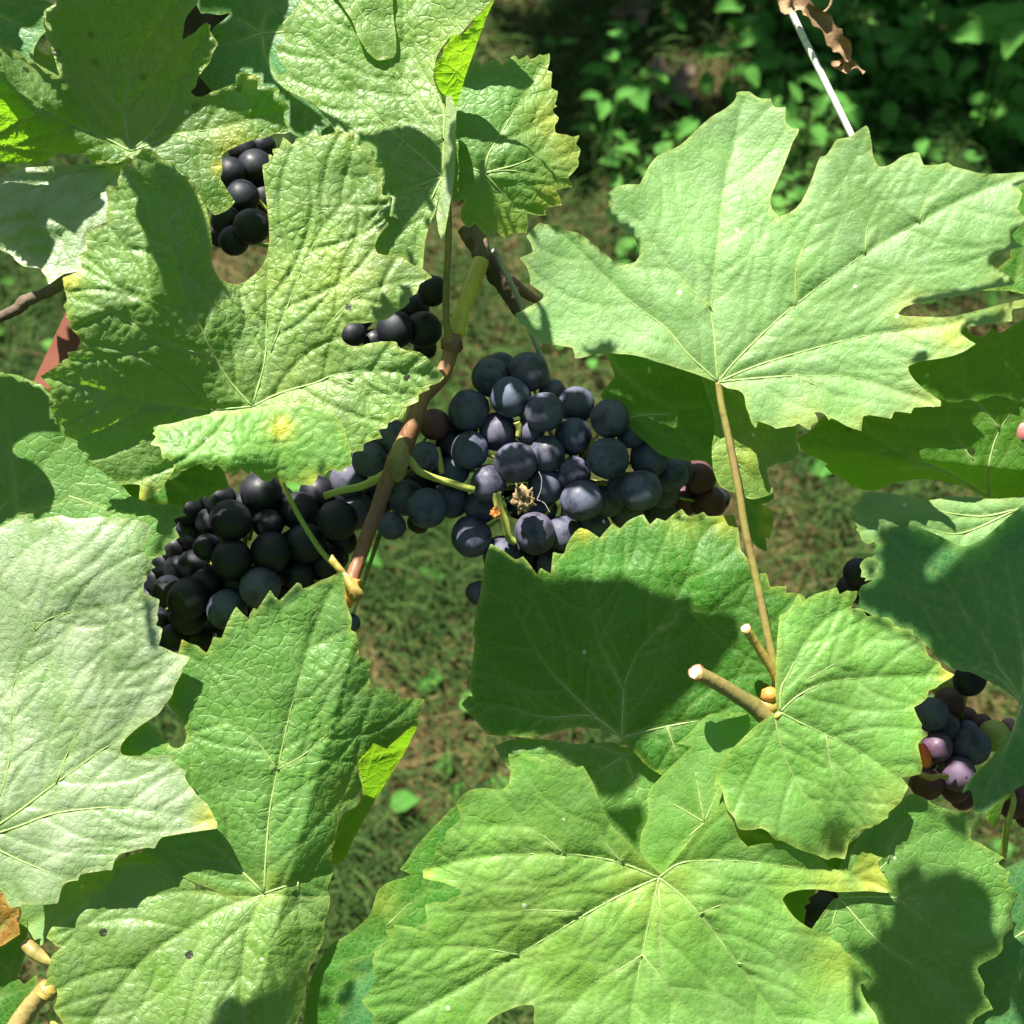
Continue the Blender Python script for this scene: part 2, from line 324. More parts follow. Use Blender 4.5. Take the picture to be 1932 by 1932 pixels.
def leaf(parent, label, polys, veins, mat, h=0, g=(0, 0), folds=(), gauss=(), rel=0.5, cellsize=30, wave=2.5,
         yel=(), edge=0.5, sp=6.5, valley=1.2, rmain=0.45, branches=True, polyfold=None, tubes=True, petiole=None, pol_mats=None, hfun=None, seed=None, name='leaf'):
    """polys: outline strings; veins: primary veins (polylines, first point = where the petiole joins)"""
    rnd = random.Random(seed if seed is not None else int(abs(h * 13)) + len(label))
    zn = rnd.uniform(0, 50)
    pr = [smooth_line([Vector((x, y, 0)) for x, y in pts(v)], 5) for v in veins]
    prim = [np.array([(q.x, q.y) for q in v]) for v in pr]
    P0 = [resample(pts(s), sp) for s in polys]
    # ---- secondary veins
    sec = []
    if branches:
        allpoly = P0
        for vi, v in enumerate(prim):
            seg = np.hypot(*(v[1:] - v[:-1]).T); L = seg.sum()
            s = rnd.uniform(30, 55); side = rnd.choice((-1, 1))
            while s < L - 25:
                acc = np.concatenate([[0], np.cumsum(seg)]); k = min(np.searchsorted(acc, s) - 1, len(v) - 2)
                t = (s - acc[k]) / max(seg[k], 1e-6); p = v[k] * (1 - t) + v[k + 1] * t; d = (v[k + 1] - v[k]) / max(seg[k], 1e-6)
                for sd in ((side,) if rnd.random() < 0.75 else (side, -side)):
                    ang = R(rnd.uniform(42, 55)) * sd; q = p.copy(); line = [q.copy()]
                    dd = np.array([d[0] * math.cos(ang) - d[1] * math.sin(ang), d[0] * math.sin(ang) + d[1] * math.cos(ang)])
                    bend = R(-rnd.uniform(1.0, 2.6)) * sd
                    for st in range(40):
                        q = q + dd * 9; c, s_ = math.cos(bend), math.sin(bend); dd = np.array([dd[0] * c - dd[1] * s_, dd[0] * s_ + dd[1] * c])
                        dd = dd + np.array([rnd.uniform(-.05, .05), rnd.uniform(-.05, .05)]); dd /= np.hypot(*dd)
                        if not any(inside(pp, q[None])[0] for pp in allpoly): break
                        mind = min(np.min(np.hypot(*(u - q).T)) for ui, u in enumerate(prim) if ui != vi) if len(prim) > 1 else 999
                        if mind < 11: break
                        line.append(q.copy())
                    if len(line) > 3: sec.append(np.array(line))
                side = -side; s += rnd.uniform(38, 66)
    pa = np.concatenate([v[:-1] for v in prim]) if prim else np.zeros((0, 2)); pb = np.concatenate([v[1:] for v in prim]) if prim else pa
    prog = np.concatenate([np.linspace(0, 1, len(v) - 1) for v in prim]) if prim else np.zeros(0)
    sa = np.concatenate([v[:-1] for v in sec]) if sec else np.zeros((0, 2)); sb = np.concatenate([v[1:] for v in sec]) if sec else sa
    pmain = np.concatenate([np.full(len(v) - 1, 1.0 if np.hypot(*(v[0] - prim[0][0])) < 6 else 0.4) for v in prim]) if prim else np.zeros(0)
    sprog = np.concatenate([np.linspace(0, 1, len(v) - 1) for v in sec]) if sec else np.zeros(0)
    allA = np.concatenate([pa, sa]); allB = np.concatenate([pb, sb])
    jx, jy = (prim[0][0] if prim else P0[0].mean(0))
    # quilting seeds
    allp = np.concatenate(P0); mn = allp.min(0) - 20; mx = allp.max(0) + 20
    gs = []
    y = mn[1]; row = 0
    while y < mx[1]:
        x = mn[0] + (cellsize * 0.5 if row % 2 else 0)
        while x < mx[0]:
            gs.append((x + rnd.uniform(-.33, .33) * cellsize, y + rnd.uniform(-.33, .33) * cellsize)); x += cellsize
        y += cellsize * 0.86; row += 1
    seeds = np.array(gs)
    if len(allA):
        _, si = segdist(seeds, allA, allB); dv = allB[si] - allA[si]; dv /= (np.hypot(*dv.T)[:, None] + 1e-9)
    else: dv = np.tile([1.0, 0.0], (len(seeds), 1))
    def hbase(xy, pi=0):
        x, y = xy[:, 0], xy[:, 1]
        z = h + g[0] * (x - jx) / 100 + g[1] * (y - jy) / 100
        for f in folds:
            if len(f) > 3 and f[3] != pi: continue
            (a, b), slope, soft = f[0], f[1], f[2]; 
            (ax, ay), (bx, by) = a, b; l = math.hypot(bx - ax, by - ay)
            sd = ((bx - ax) * (y - ay) - (by - ay) * (x - ax)) / l      # >0 to the right of a->b on the plan
            z = z + slope * (np.sqrt(sd * sd + soft * soft) + sd) * 0.5
        for gx, gy, gr, ga in gauss: z = z + ga * np.exp(-((x - gx) ** 2 + (y - gy) ** 2) / (gr * gr))
        if hfun: z = z + hfun(x, y, pi)
        z = z + wave * sample_noise(xy, 0.0052, zn) + wave * 0.45 * sample_noise(xy, 0.014, zn + 7)
        return z
    V = []; F = []; off = 0; att = {k: [] for k in ('vein', 'cell', 'yel', 'edge')}; first = 0
    mats = [mat] + list(pol_mats or [])
    fm = []
    for pi, poly in enumerate(P0):
        m0 = poly.min(0); m1 = poly.max(0)
        # skip what lies far outside the frame: keep fine points only near the picture
        xs = np.arange(m0[0], m1[0], sp); ys = np.arange(m0[1], m1[1], sp * 0.87)
        X, Y = np.meshgrid(xs, ys); X[1::2] += sp * 0.5
        G = np.stack([X.ravel(), Y.ravel()], 1) + np.random.uniform(-.12, .12, (X.size, 2)) * sp
        G = G[inside(poly, G)]
        bd, _ = segdist(G, poly, np.roll(poly, -1, 0)); G = G[bd > sp * 0.55]
        pin = [Vector(p) for p in poly] + [Vector(p) for p in G]
        r = delaunay_2d_cdt(pin, [], [list(range(len(poly)))], 1, 1e-4)
        xy = np.array([(v.x, v.y) for v in r[0]]); tri = np.array([list(f) for f in r[2] if len(f) == 3])
        # orient towards the lens
        a, b, c = xy[tri[:, 0]], xy[tri[:, 1]], xy[tri[:, 2]]
        cr = (b[:, 0] - a[:, 0]) * (c[:, 1] - a[:, 1]) - (b[:, 1] - a[:, 1]) * (c[:, 0] - a[:, 0])
        tri[cr > 0] = tri[cr > 0][:, ::-1]
        dE, _ = segdist(xy, poly, np.roll(poly, -1, 0))
        z = hbase(xy, pi)
        vein = np.zeros(len(xy))
        if len(pa):
            dp, ip = segdist(xy, pa, pb); w = 2.6 + 3.5 * (1 - prog[ip])
            vein = np.maximum(vein, np.exp(-(dp / w) ** 2) * (1 - 0.85 * prog[ip]))
            z = z - valley * 0.8 * np.exp(-dp / 17) * pmain[ip]
        else: dp = np.full(len(xy), 99.)
        ds = np.full(len(xy), 99.)
        if len(sa):
            ds, is_ = segdist(xy, sa, sb); vein = np.maximum(vein, 0.5 * np.exp(-(ds / 2.4) ** 2) * (1 - 0.6 * sprog[is_]))
            z = z - rel * 0.95 * np.exp(-ds / 4.5)
        # quilting: F2-F1 in stretched metrics
        cell = np.empty(len(xy)); rise = np.empty(len(xy))
        for s0 in range(0, len(xy), 4000):
            q = xy[s0:s0 + 4000]; d = q[:, None, :] - seeds[None]
            al = (d * dv[None]).sum(2) * 1.35; ac = (d[:, :, 0] * -dv[None, :, 1] + d[:, :, 1] * dv[None, :, 0]) * 0.8
            dd = np.partition(al * al + ac * ac, 1, axis=1)[:, :2]; f1 = np.sqrt(dd[:, 0]); f2 = np.sqrt(dd[:, 1])
            cell[s0:s0 + 4000] = np.clip((f2 - f1) / (cellsize * 0.6), 0, 1)
        c_ = np.clip(cell * 2.6, 0, 1); dome = 0.55 * c_ * c_ * (3 - 2 * c_) + 0.45 * (1 - (1 - cell) ** 2)
        fade = np.clip(np.minimum(dp, ds) / 8, 0.15, 1) * np.clip(dE / 10, 0.2, 1)
        amp = 0.75 + 0.5 * sample_noise(xy, 0.006, zn + 20)
        rel_ = rel * 0.7
        z = z + rel_ * dome * fade * amp
        z = z + np.clip(1 - dE / 9, 0, 1) * 0.35 * sample_noise(xy, 0.05, zn + 30) 
        yv = np.zeros(len(xy))
        for yx, yy, yr, ya in yel: yv = np.maximum(yv, 0.8 * ya * np.exp(-((xy[:, 0] - yx) ** 2 + (xy[:, 1] - yy) ** 2) / (yr * yr)))
        yv = np.maximum(yv, edge * 0.22 * np.clip(1 - dE / (14 + 10 * sample_noise(xy, 0.02, zn + 3)), 0, 1))
        V.append(Parr(xy, z)); F.append(tri + off); off += len(xy)
        fm += [min(pi, len(mats) - 1)] * len(tri)
        att['vein'].append(vein); att['cell'].append(np.clip(cell + 0.0, 0, 1)); att['yel'].append(yv); att['edge'].append(edge * np.exp(-(dE / 2.5) ** 2))
    V = np.concatenate(V); F = np.concatenate(F)
    j = np.array([[jx, jy]]); hj = hbase(j, 0)[0]
    org = P(jx, jy, hj - valley)
    o = mesh_obj(name, V, F, mats[0], parent, org=org, attrs={k: np.concatenate(v) for k, v in att.items()})
    for mm in mats[1:]: o.data.materials.append(mm)
    if len(mats) > 1: o.data.polygons.foreach_set('material_index', fm)
    if label: o['label'] = label
    if tubes:
        for vi, v in enumerate(prim):
            hv = hbase(v, 0) - valley * 0.8 * (1.0 if np.hypot(v[0][0] - jx, v[0][1] - jy) < 6 else 0.4)
            main_ = np.hypot(v[0][0] - jx, v[0][1] - jy) < 6
            keep = [k for k in range(len(v)) if any(inside(pp, v[k][None])[0] for pp in P0) or k < 2]
            keep = keep[:max(4, int(len(keep) * (0.72 if main_ else 0.55)))]
            if len(keep) < 4: continue
            path = [P(v[k][0], v[k][1], hv[k] + (0.02 if main_ else -0.02)) for k in keep]
            r_ = rmain * (0.95 if main_ else 0.55)
            Vv, Fv = tube_geo(path, [r_ * MM, r_ * 0.6 * MM, 0.05 * MM], 6, 0.0)
            mesh_obj('vein', Vv, Fv, M['vein'], o, org=path[0])
    if petiole:
        spec, hh, rr, pm = petiole
        tube('petiole', spec, [hj - valley - 0.3] + list(hh), rr, M[pm], o)
    return o

def o_(k, x, y): return (x * 0.35155 + ORG[k][0], y * 0.35155 + ORG[k][1])
def g_(k, x, y, r, a): return (*o_(k, x, y), r, a)
def f_(k0, x0, y0, k1, x1, y1, slope, soft=12, pi=None):
    t = ((o_(k0, x0, y0), o_(k1, x1, y1)), slope, soft)
    return t if pi is None else t + (pi,)
# ------------------------------------------------------------------ the vine, shoot by shoot
shootC = thing('grapevine_shoot', 'vine shoot with the red brown cane in the middle and large quilted leaves', 'grapevine', P(740, 880, -4))
shootR = thing('grapevine_shoot', 'vine shoot at right with the pale cut stub and the widest pale leaf', 'grapevine', P(1455, 1345, 2))
shootT = thing('grapevine_shoot', 'vine shoot at the top left with folded and insect speckled leaves', 'grapevine', P(840, 480, -10))
shootL = thing('grapevine_shoot', 'vine shoot on the left edge with the shiny silvery leaf', 'grapevine', P(20, 1800, -14))
shootE = thing('grapevine_shoot', 'vine shoot on the right edge with dark shaded leaves beside the ripening grapes', 'grapevine', P(1900, 1500, -14))

# -- big pale leaf, right
L2 = leaf(shootR, 'widest pale green leaf with five lobes and a long petiole running down', [
 """C 385,500 410,490 460,490 490,515 525,530 550,528 575,527 580,555 595,575 625,578 655,573 650,620 655,660 690,692 725,688 720,715 690,765 670,820 640,900 600,990 575,1050 570,1090 580,1120 600,1145
 620,1162 660,1148 700,1125 740,1080 770,1020 800,945 820,880 838,842 870,835 900,790 925,747 955,742 1000,735 1040,700 1085,672 1100,690 1115,770 1120,830 1140,880 1160,895 1190,893 1230,875 1265,845 1300,828 1340,818 1368,816
 1380,850 1393,885 1430,888 1480,882 1525,870 1545,890 1600,905 1720,935 1850,930 1990,918 1925,985 1900,1010 1925,1040 1905,1100 1890,1115 1940,1170 1950,1195 1900,1225 1868,1262 1890,1300 1935,1322 1860,1340 1800,1365
 1758,1392 1765,1425 1810,1455 1850,1480 1885,1515 1870,1530 1800,1540 1725,1552 1690,1568 1600,1585 1480,1605 1340,1630 1285,1650 1255,1685 1300,1697 1400,1700 1530,1702 1640,1678 1760,1645 1990,1590 2020,1610 1930,1650 1865,1660 1868,1725 1840,1728 1800,1722 1700,1745 1610,1755 1590,1780
 1610,1805 1672,1845 F 1675,62 1620,100 1560,125 1500,140 1420,150 1360,162 1310,185 1315,215 1345,260 1400,310 1450,345 1487,372 1485,400 1410,400 1340,406 1325,437 1280,430 1235,427 1220,467 1160,455 1100,445 1068,452 1062,532 1020,520 980,505 920,470 895,463 885,475 870,450 850,432 805,430 822,455 825,482 790,505 785,528 750,510 720,490
 700,505 650,510 600,520 580,505 540,490 505,480 492,517 470,490 455,440 438,400 435,360 425,330 395,310 340,303 290,270 220,245 170,225 90,200 0,170
 E 1740,160 1690,140 1600,120 1480,113 1400,122 1340,140 1303,142 1300,110 1290,85 1230,72 1130,60 1100,62 1095,30 B 1085,1810 1050,1792 1048,1765 1010,1725 980,1685 1020,1668 1060,1645 1130,1605 1137,1580 1100,1550 1065,1530 1062,1480 1045,1430 1005,1382 1040,1370 1080,1353 1065,1300
 1040,1268 1075,1230 1110,1197 1160,1205 1220,1215 1260,1235 1330,1250 1380,1290 1430,1330 1500,1390 1540,1410 1585,1418 1630,1405 1650,1370 1645,1320 1620,1275 1570,1235 1520,1205 1480,1165 1465,1140 1485,1115 1485,1085 1470,1055 1500,1020 1535,997 1590,988 1650,990 1675,945 1700,890 1740,840 1800,803
 C 20,803 50,800 100,770 180,690 260,620 320,590 375,545 390,515"""],
 ['F 290,268 275,100 C 268,1780 255,1650 290,1290 330,960 370,800 420,545',
  'F 290,268 370,170 C 520,1800 700,1640 1080,1360 1370,1190 1640,1050 1940,935',
  'C 705,1640 710,1440 770,1280 845,1110 1010,890 1080,715', 'C 1080,1358 1095,1210 1190,1010 1330,840', 'C 1370,1190 1420,1040 1540,905',
  'F 290,268 500,180 780,95 1130,10 C 1500,1745 1600,1720', 'F 290,268 500,248 700,236 1000,243 1300,330 1430,375', 'F 290,268 120,110 B 1790,1760 1580,1600 1350,1370 1230,1245 1150,1215',
  'C 255,1655 130,1540 0,1395 B 1700,1260 1650,1190 1560,1130', 'F 700,236 900,330 1000,470'],
 M['pale'], h=16, g=(0.2, 1.0), rel=0.30, cellsize=27, wave=2.2, edge=0.75, sp=5.2, valley=1.5, rmain=0.42,
 folds=[f_('F', 290, 268, 'C', 300, 1200, 0.012, 40)], gauss=[g_('F', 1200, 350, 150, -2), g_('B', 1200, 1700, 100, -2), g_('C', 400, 700, 120, -3)],
 yel=[g_('F', 750, 500, 45, .4), g_('C', 1350, 1690, 40, .6), g_('C', 1550, 1790, 40, .6), g_('F', 1430, 380, 60, .35), g_('C', 1900, 1640, 60, .5), g_('F', 1050, 500, 30, .4)],
 petiole=('F 290,262 310,400 345,560 400,840 440,1080 500,1350 555,1620 600,1840 I 605,150 600,250', [12, 9, 5, 2, 0], [1.05, 1.15, 1.2, 1.35, 1.5], 'petiole_red'), seed=11)

# -- quilted leaf, left of centre: blade and the basal lobe folded over it
L1 = leaf(shootC, 'large strongly quilted leaf with deep keyhole gap and its lower lobe folded over', [
 """A 765,795 790,797 815,800 850,830 875,860 925,870 955,925 985,945 1007,932 1042,992 1078,1063 1100,1100 1118,1150 1127,1215 1138,1295 1134,1392 1145,1440 1165,1475 1190,1500 1225,1520 1270,1528 1320,1510 1370,1470 1410,1425 1435,1365 1445,1300 1445,1240 1438,1150 1428,1060 1415,960 1408,885
 1422,880 1445,870 1440,825 1470,840 1460,800 1500,795 1520,735 1545,755 1572,778 1590,740 1620,742 1640,735 1692,693 1712,735 1735,728 1790,715 1812,693 1850,715 1885,735 1900,765 1925,720
 B 22,698 45,720 92,722 108,775 135,782 178,768 190,795 228,812 225,860 228,905 265,903 262,950 258,985 270,995 268,1045 325,1060 318,1110 308,1160 288,1170 305,1205 275,1235 245,1275 228,1325 245,1362 300,1372 375,1378 400,1400 440,1425 487,1440 540,1490 500,1505 470,1525 458,1572 412,1600 418,1618
 388,1652 350,1668 302,1712 250,1722 180,1735 100,1733 65,1755 48,1795 60,1832 100,1858 150,1858 200,1842 270,1832 345,1833 355,1860 395,1880 430,1882 470,1890 E 478,115 510,135 535,165 570,200 605,243 570,275 520,290 525,310 490,322 465,337 465,372 400,400 400,420 378,465 340,470 300,490 297,517 250,522 262,550 270,572 220,578 170,600 168,638 130,640 98,658 105,700 80,720 40,750
 20,735 10,700 D 1795,700 1500,600 1370,560 1362,415 1300,430 1100,540 960,700 860,850 775,908 745,895 752,820 700,815 640,822 635,800 590,780 545,745 500,722 455,705 465,680 480,657 440,640 415,620 418,585 370,565 340,545 350,522 325,490 300,450 265,400 285,392 300,385 270,340 268,300 250,275 215,235 270,205 322,170 340,150 372,140 358,108 410,102 470,85 430,50 A 425,1810 370,1750 380,1725
 355,1710 360,1680 340,1640 362,1612 345,1550 335,1490 380,1475 430,1452 440,1440 425,1368 445,1355 470,1340 462,1290 465,1240 520,1210 575,1190 570,1150 580,1100 562,995 600,998 635,1000 630,965 648,930 645,885 680,890 705,895 715,835 740,830""",
 """D 1362,410 1200,425 1050,455 930,490 850,500 820,512 832,530 818,545 838,560 805,605 860,615 865,640 875,690 895,675 915,690 930,720 968,748 1000,740 1040,720 1080,705 1100,730 1135,742 1150,720 1172,713 1200,745 1250,772 1275,755 1290,733 1320,755 1338,765 1345,745 1372,762 1400,790 1435,808 1455,800 1472,778 1500,785 1515,810 1542,817 1560,800 1590,805
 1605,822 1640,820 1670,827 1700,790 1705,765 1740,778 1760,745 1800,740 1820,757 1850,730 1885,718 1890,690 1880,655 1890,640 E 110,650 60,500 0,420 D 1700,380 1500,380"""],
 ['D 1355,400 1230,260 1130,90 A 1080,1760 1010,1640 960,1440 880,1120 830,900 790,800', 'D 1355,400 1420,160 A 1430,1780 1440,1500 1445,1370',
  'A 1455,1890 1600,1500 1750,1200 1932,1000 B 60,930', 'D 1355,400 1500,330 1700,270 E 0,235 150,210 350,215 590,243', 'D 1355,400 1100,415 800,380 540,310 240,240', 'E 0,235 150,300 250,400 330,480',
  'B -60,1790 100,1620 300,1530 530,1490', 'D 1150,140 900,60 A 700,1730 520,1640 380,1600'],
 M['rough'], h=15, g=(0.4, 0.2), rel=0.75, cellsize=27, wave=2.5, edge=0.8, sp=4.6, valley=1.6,
 folds=[f_('D', 1355, 400, 'A', 1250, 1530, 0.0, 20, 0)],
 hfun=lambda x, y, pi: (0.084 * np.clip(766 - y + (470 - x) * 0.25, -80, 250) * np.clip((480 - x - (766 - y) * 0.12) / 170, 0, 1) - 0.02 * np.maximum(0, x - 700)) if pi == 0 else
   (0.5 + 4.5 * np.clip((525 - x) / 90, 0, 1) ** 0.8 + 0.055 * np.clip(y - 770, -20, 90) * np.clip((540 - x) / 100, 0, 1) - 0.0011 * np.maximum(0, y - 850) ** 2 * np.clip((600 - x) / 100, 0, 1)),
 pol_mats=[M['fresh']],
 yel=[g_('D', 1510, 515, 24, .9), g_('B', 60, 1500, 90, .2), g_('A', 1460, 1500, 60, .2), g_('A', 360, 1500, 25, .9), g_('D', 770, 890, 25, .8), g_('D', 1680, 800, 22, .6), g_('D', 1620, 300, 80, .12)],
 petiole=('D 1355,405 1420,600 1510,800 1600,980 1720,1170 1830,1290 E 90,1400', [6, -2, -8, -10, -8], [0.9, 0.85, 0.85, 0.95, 1.2], 'petiole'), seed=21)

# -- leaf below it, lower left of centre
L9 = leaf(shootC, 'quilted upright leaf with one bright lime edge turned under, below the black grapes on the left', [
 """D 1840,1280 1815,1292 1760,1320 1720,1332 1670,1362 1625,1378 1618,1355 1595,1343 1560,1380 1500,1442 1470,1415 1450,1383 1420,1430 1378,1490 1360,1478 1340,1515 1335,1537 1300,1510 1268,1473 1250,1500 1220,1560 1205,1600 1190,1642 1165,1640 1145,1632 1130,1680 1110,1722 1085,1705 1060,1682 1015,1670 975,1648 965,1690 950,1750
 930,1840 900,1900 G 900,220 935,255 985,320 1003,380 990,430 960,452 925,448 880,400 830,340 790,310 700,340 620,420 600,520 700,640 780,780 790,900 760,1010 800,1045 840,1060 950,1130 1050,1175 1150,1215 1200,1235 1255,1250 1330,1246 1405,1250 1470,1225 1560,1280 1700,1290
 1770,1250 1755,1200 1775,1160 1790,1110 1778,1050 1785,1010 1775,995 1800,960 1812,860 1830,790 1870,745 1910,730 H 140,700 165,660 145,600 135,550 140,512 180,490 205,450 222,425 260,440 292,455 330,430 430,335 470,320 490,313 480,300 455,310 465,270 500,187 430,180 355,180 345,150 330,135 270,140 222,157 205,100 200,40 212,0 E 212,1755 180,1755 148,1742 140,1690 130,1612
 100,1600 D 1890,1540 1870,1490 1855,1440 1850,1360""",
 """G 1405,1250 1330,1246 1240,1245 1170,1225 1100,1212 1045,1215 1050,1190 1030,1150 980,1100 920,1065 870,1040 845,1040 855,1065 840,1072 760,1060 640,1062 605,1090 590,1112 600,1140 570,1180 530,1150 480,1150 560,1200 500,1220 440,1235 455,1255 465,1272 400,1310 395,1330 320,1380 270,1420
 248,1470 280,1490 300,1515 330,1520 275,1565 270,1600 255,1650 250,1700 235,1735 280,1720 302,1740 310,1780 285,1850 320,1900 340,1932 345,2000 360,2080 1500,2080 1560,1990 1610,1900 1640,1780 1655,1640 1700,1560 1745,1460 1740,1390 1768,1300 1772,1240 1700,1230 1560,1220 1470,1215""",
 """H 222,425 205,452 145,512 140,560 165,640 165,718 130,765 60,800 35,860 10,930 -30,1000 15,1082 85,1030 95,980 210,765 330,570 400,460 458,340 430,332 300,445 292,455 260,440"""],
 ['G 1418,1230 1430,1000 1450,780 1490,565 1560,250 1620,50 D 1625,1800 1700,1560 1780,1380', 'G 1418,1240 1350,1380 1310,1560 1290,1800 1250,1990', 'G 1418,1240 1200,1310 1000,1430 800,1560 620,1760 480,1940',
  'G 1418,1230 1600,1170 1790,1110', 'G 1600,1170 1600,1300 1620,1460', 'G 1490,565 1640,480 1800,330 1900,200 H 60,60', 'G 1418,1230 1200,1020 1050,900 900,700', 'G 1490,565 1380,420 1240,330 1120,260'],
 M['green'], h=4, g=(0.2, -0.7), rel=0.5, cellsize=26, wave=3, edge=0.7, sp=4.6, valley=1.6, pol_mats=[M['rough'], M['lime']],
 hfun=lambda x, y, pi: (-0.11 * np.maximum(0, x - 560 - (1600 - y) * 0.28)) * (pi < 2) - (0.13 * np.maximum(0, x - 640) - 9.0 + 0.14 * (y - 1400)) * (pi == 2) + (pi == 1) * (0.02 * (y - 1690) + 2.5 * np.clip((y - 1690) / 60, 0, 1)),
 yel=[g_('G', 1440, 1200, 30, .3), g_('H', 60, 700, 30, .3), g_('D', 975, 1655, 15, .8)], seed=33)

# -- dark leaf, centre
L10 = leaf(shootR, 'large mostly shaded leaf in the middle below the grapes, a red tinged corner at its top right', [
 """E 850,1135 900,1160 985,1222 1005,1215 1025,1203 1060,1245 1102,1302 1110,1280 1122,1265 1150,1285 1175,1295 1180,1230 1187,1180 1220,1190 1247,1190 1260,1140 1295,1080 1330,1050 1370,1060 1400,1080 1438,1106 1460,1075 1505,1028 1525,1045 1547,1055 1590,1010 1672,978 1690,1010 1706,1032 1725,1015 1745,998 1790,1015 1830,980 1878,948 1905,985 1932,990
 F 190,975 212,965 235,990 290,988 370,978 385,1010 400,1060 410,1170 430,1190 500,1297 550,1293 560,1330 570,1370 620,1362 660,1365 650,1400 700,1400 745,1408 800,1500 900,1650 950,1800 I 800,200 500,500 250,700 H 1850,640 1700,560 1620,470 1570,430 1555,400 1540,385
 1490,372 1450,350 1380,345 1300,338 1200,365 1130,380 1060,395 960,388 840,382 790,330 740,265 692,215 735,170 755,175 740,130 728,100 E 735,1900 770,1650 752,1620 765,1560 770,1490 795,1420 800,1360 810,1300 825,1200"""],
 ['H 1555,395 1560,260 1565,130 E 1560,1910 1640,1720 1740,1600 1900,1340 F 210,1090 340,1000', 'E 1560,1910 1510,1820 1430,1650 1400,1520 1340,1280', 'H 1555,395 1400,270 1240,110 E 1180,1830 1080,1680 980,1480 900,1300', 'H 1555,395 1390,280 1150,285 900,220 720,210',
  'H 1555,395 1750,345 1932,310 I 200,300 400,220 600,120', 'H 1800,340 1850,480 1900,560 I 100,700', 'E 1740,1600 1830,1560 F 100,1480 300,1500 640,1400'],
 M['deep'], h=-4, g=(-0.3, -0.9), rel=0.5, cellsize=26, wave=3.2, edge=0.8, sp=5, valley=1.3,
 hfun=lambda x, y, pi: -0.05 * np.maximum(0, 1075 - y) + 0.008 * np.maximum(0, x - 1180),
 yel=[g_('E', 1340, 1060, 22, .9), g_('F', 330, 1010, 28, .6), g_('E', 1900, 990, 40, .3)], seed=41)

# -- small leaf by the cut stub
L11 = leaf(shootR, 'medium smooth leaf right of the cut stubs, covering their joint', [
 """F 620,1520 645,1510 680,1480 700,1440 722,1403 735,1425 745,1450 790,1415 840,1397 880,1385 928,1370 935,1388 942,1408 985,1385 1005,1392 1038,1388 1035,1420 1018,1450 1003,1485 1040,1480 1070,1490 1080,1510 1092,1527 1120,1520 1150,1513 1158,1532 1200,1530 1225,1545 1232,1578 1290,1592 1335,1598 1338,1620 1345,1642 1375,1655
 1407,1670 1405,1700 1420,1740 1450,1760 1482,1772 1490,1800 1520,1820 1560,1840 I 1540,75 1480,110 1460,130 1420,143 1412,185 1375,215 1340,232 1355,270 1370,300 1385,322 1380,345 1400,365 1417,385 1390,400 1362,432 1375,490 1388,550 1380,590 1330,602 1275,608 1295,635 1312,660 1290,700 1270,742 1240,770 1205,795 1202,828
 1180,835 1150,862 1130,862 1110,882 1075,880 1045,903 1010,935 990,962 982,1010 970,1047 950,1045 930,1038 900,1040 880,1052 860,1045 820,1025 760,1008 700,985 640,950 600,945 580,930 560,900 520,880 480,890 430,892 400,885 388,862 380,830 365,810 340,785 325,740 318,700 305,660 290,640 275,650 268,665 272,630
 285,590 310,540 330,500 370,450 420,400 470,350 520,310 570,275 608,255 600,200 597,120 595,60 F 600,1850 600,1780 605,1700 612,1600"""],
 ['I 622,258 600,300 620,400 650,500 740,680 880,850 945,1000', 'I 622,258 740,320 870,380 1100,500 1300,650', 'I 622,258 720,170 870,100 1100,72 1500,62', 'I 622,258 630,130 F 660,1850 740,1700 850,1560 1000,1470', 'I 870,385 900,560 960,680 1080,800', 'F 780,1860 900,1790 1050,1700 1180,1600'],
 M['fresh'], h=9, g=(-0.3, 0.5), rel=0.42, cellsize=30, wave=2.6, edge=0.8, sp=4.6, valley=1.3, rmain=0.38,
 gauss=[g_('I', 950, 1000, 50, -5), g_('I', 300, 600, 70, -4)], yel=[g_('F', 1530, 1835, 22, .9), g_('I', 950, 1020, 35, .4), g_('I', 1250, 760, 50, .3)],
 petiole=('I 622,262 600,280 560,290', [8, 4], [1.0, 1.1], 'petiole'), seed=52)

# -- bright small leaf under it
L13 = leaf(shootR, 'small fresh bright green leaf tucked between the cut stub and the big bottom leaf', [
 """I 235,270 300,262 380,262 400,258 445,262 462,290 462,340 440,400 380,480 330,540 300,640 330,760 280,830 215,870 130,960 60,1050 -20,1130 H 1740,1110 1690,1060 1655,1010 1650,970 1660,900 1690,850 1700,800 1695,760 1690,720 1705,670 1760,610 1850,520 1932,440 I 60,430 130,380 190,310"""],
 ['I 218,850 190,700 170,580 172,480', 'I 218,850 100,780 0,720 H 1800,690', 'I 218,850 120,940 20,1060', 'I 218,850 280,700 340,560 420,320'],
 M['fresh'], h=2, g=(0, -0.3), rel=0.15, cellsize=30, wave=1.5, edge=0.4, sp=8, valley=0.8, rmain=0.35, seed=61)

# -- pale leaf behind, centre bottom
L12 = leaf(shootR, 'partly shaded leaf behind, between the middle leaf and the bottom leaf', [
 """H 870,440 960,405 1060,400 1200,410 1290,430 1400,425 1500,415 1570,450 1650,430 1800,420 I 60,300 200,420 200,640 60,900 -60,1060 H 1650,1100 1400,1000 1200,800 1050,640 940,560"""],
 ['H 1570,490 1620,620 1680,740 1750,900', 'H 1570,490 1460,560 1380,600 1200,760', 'H 1570,490 1400,440 1200,430 980,430', 'H 1570,490 1750,430 I 60,400'],
 M['green'], h=-7, g=(0, 0.3), rel=0.4, cellsize=26, wave=2, edge=0.4, sp=8, seed=63)

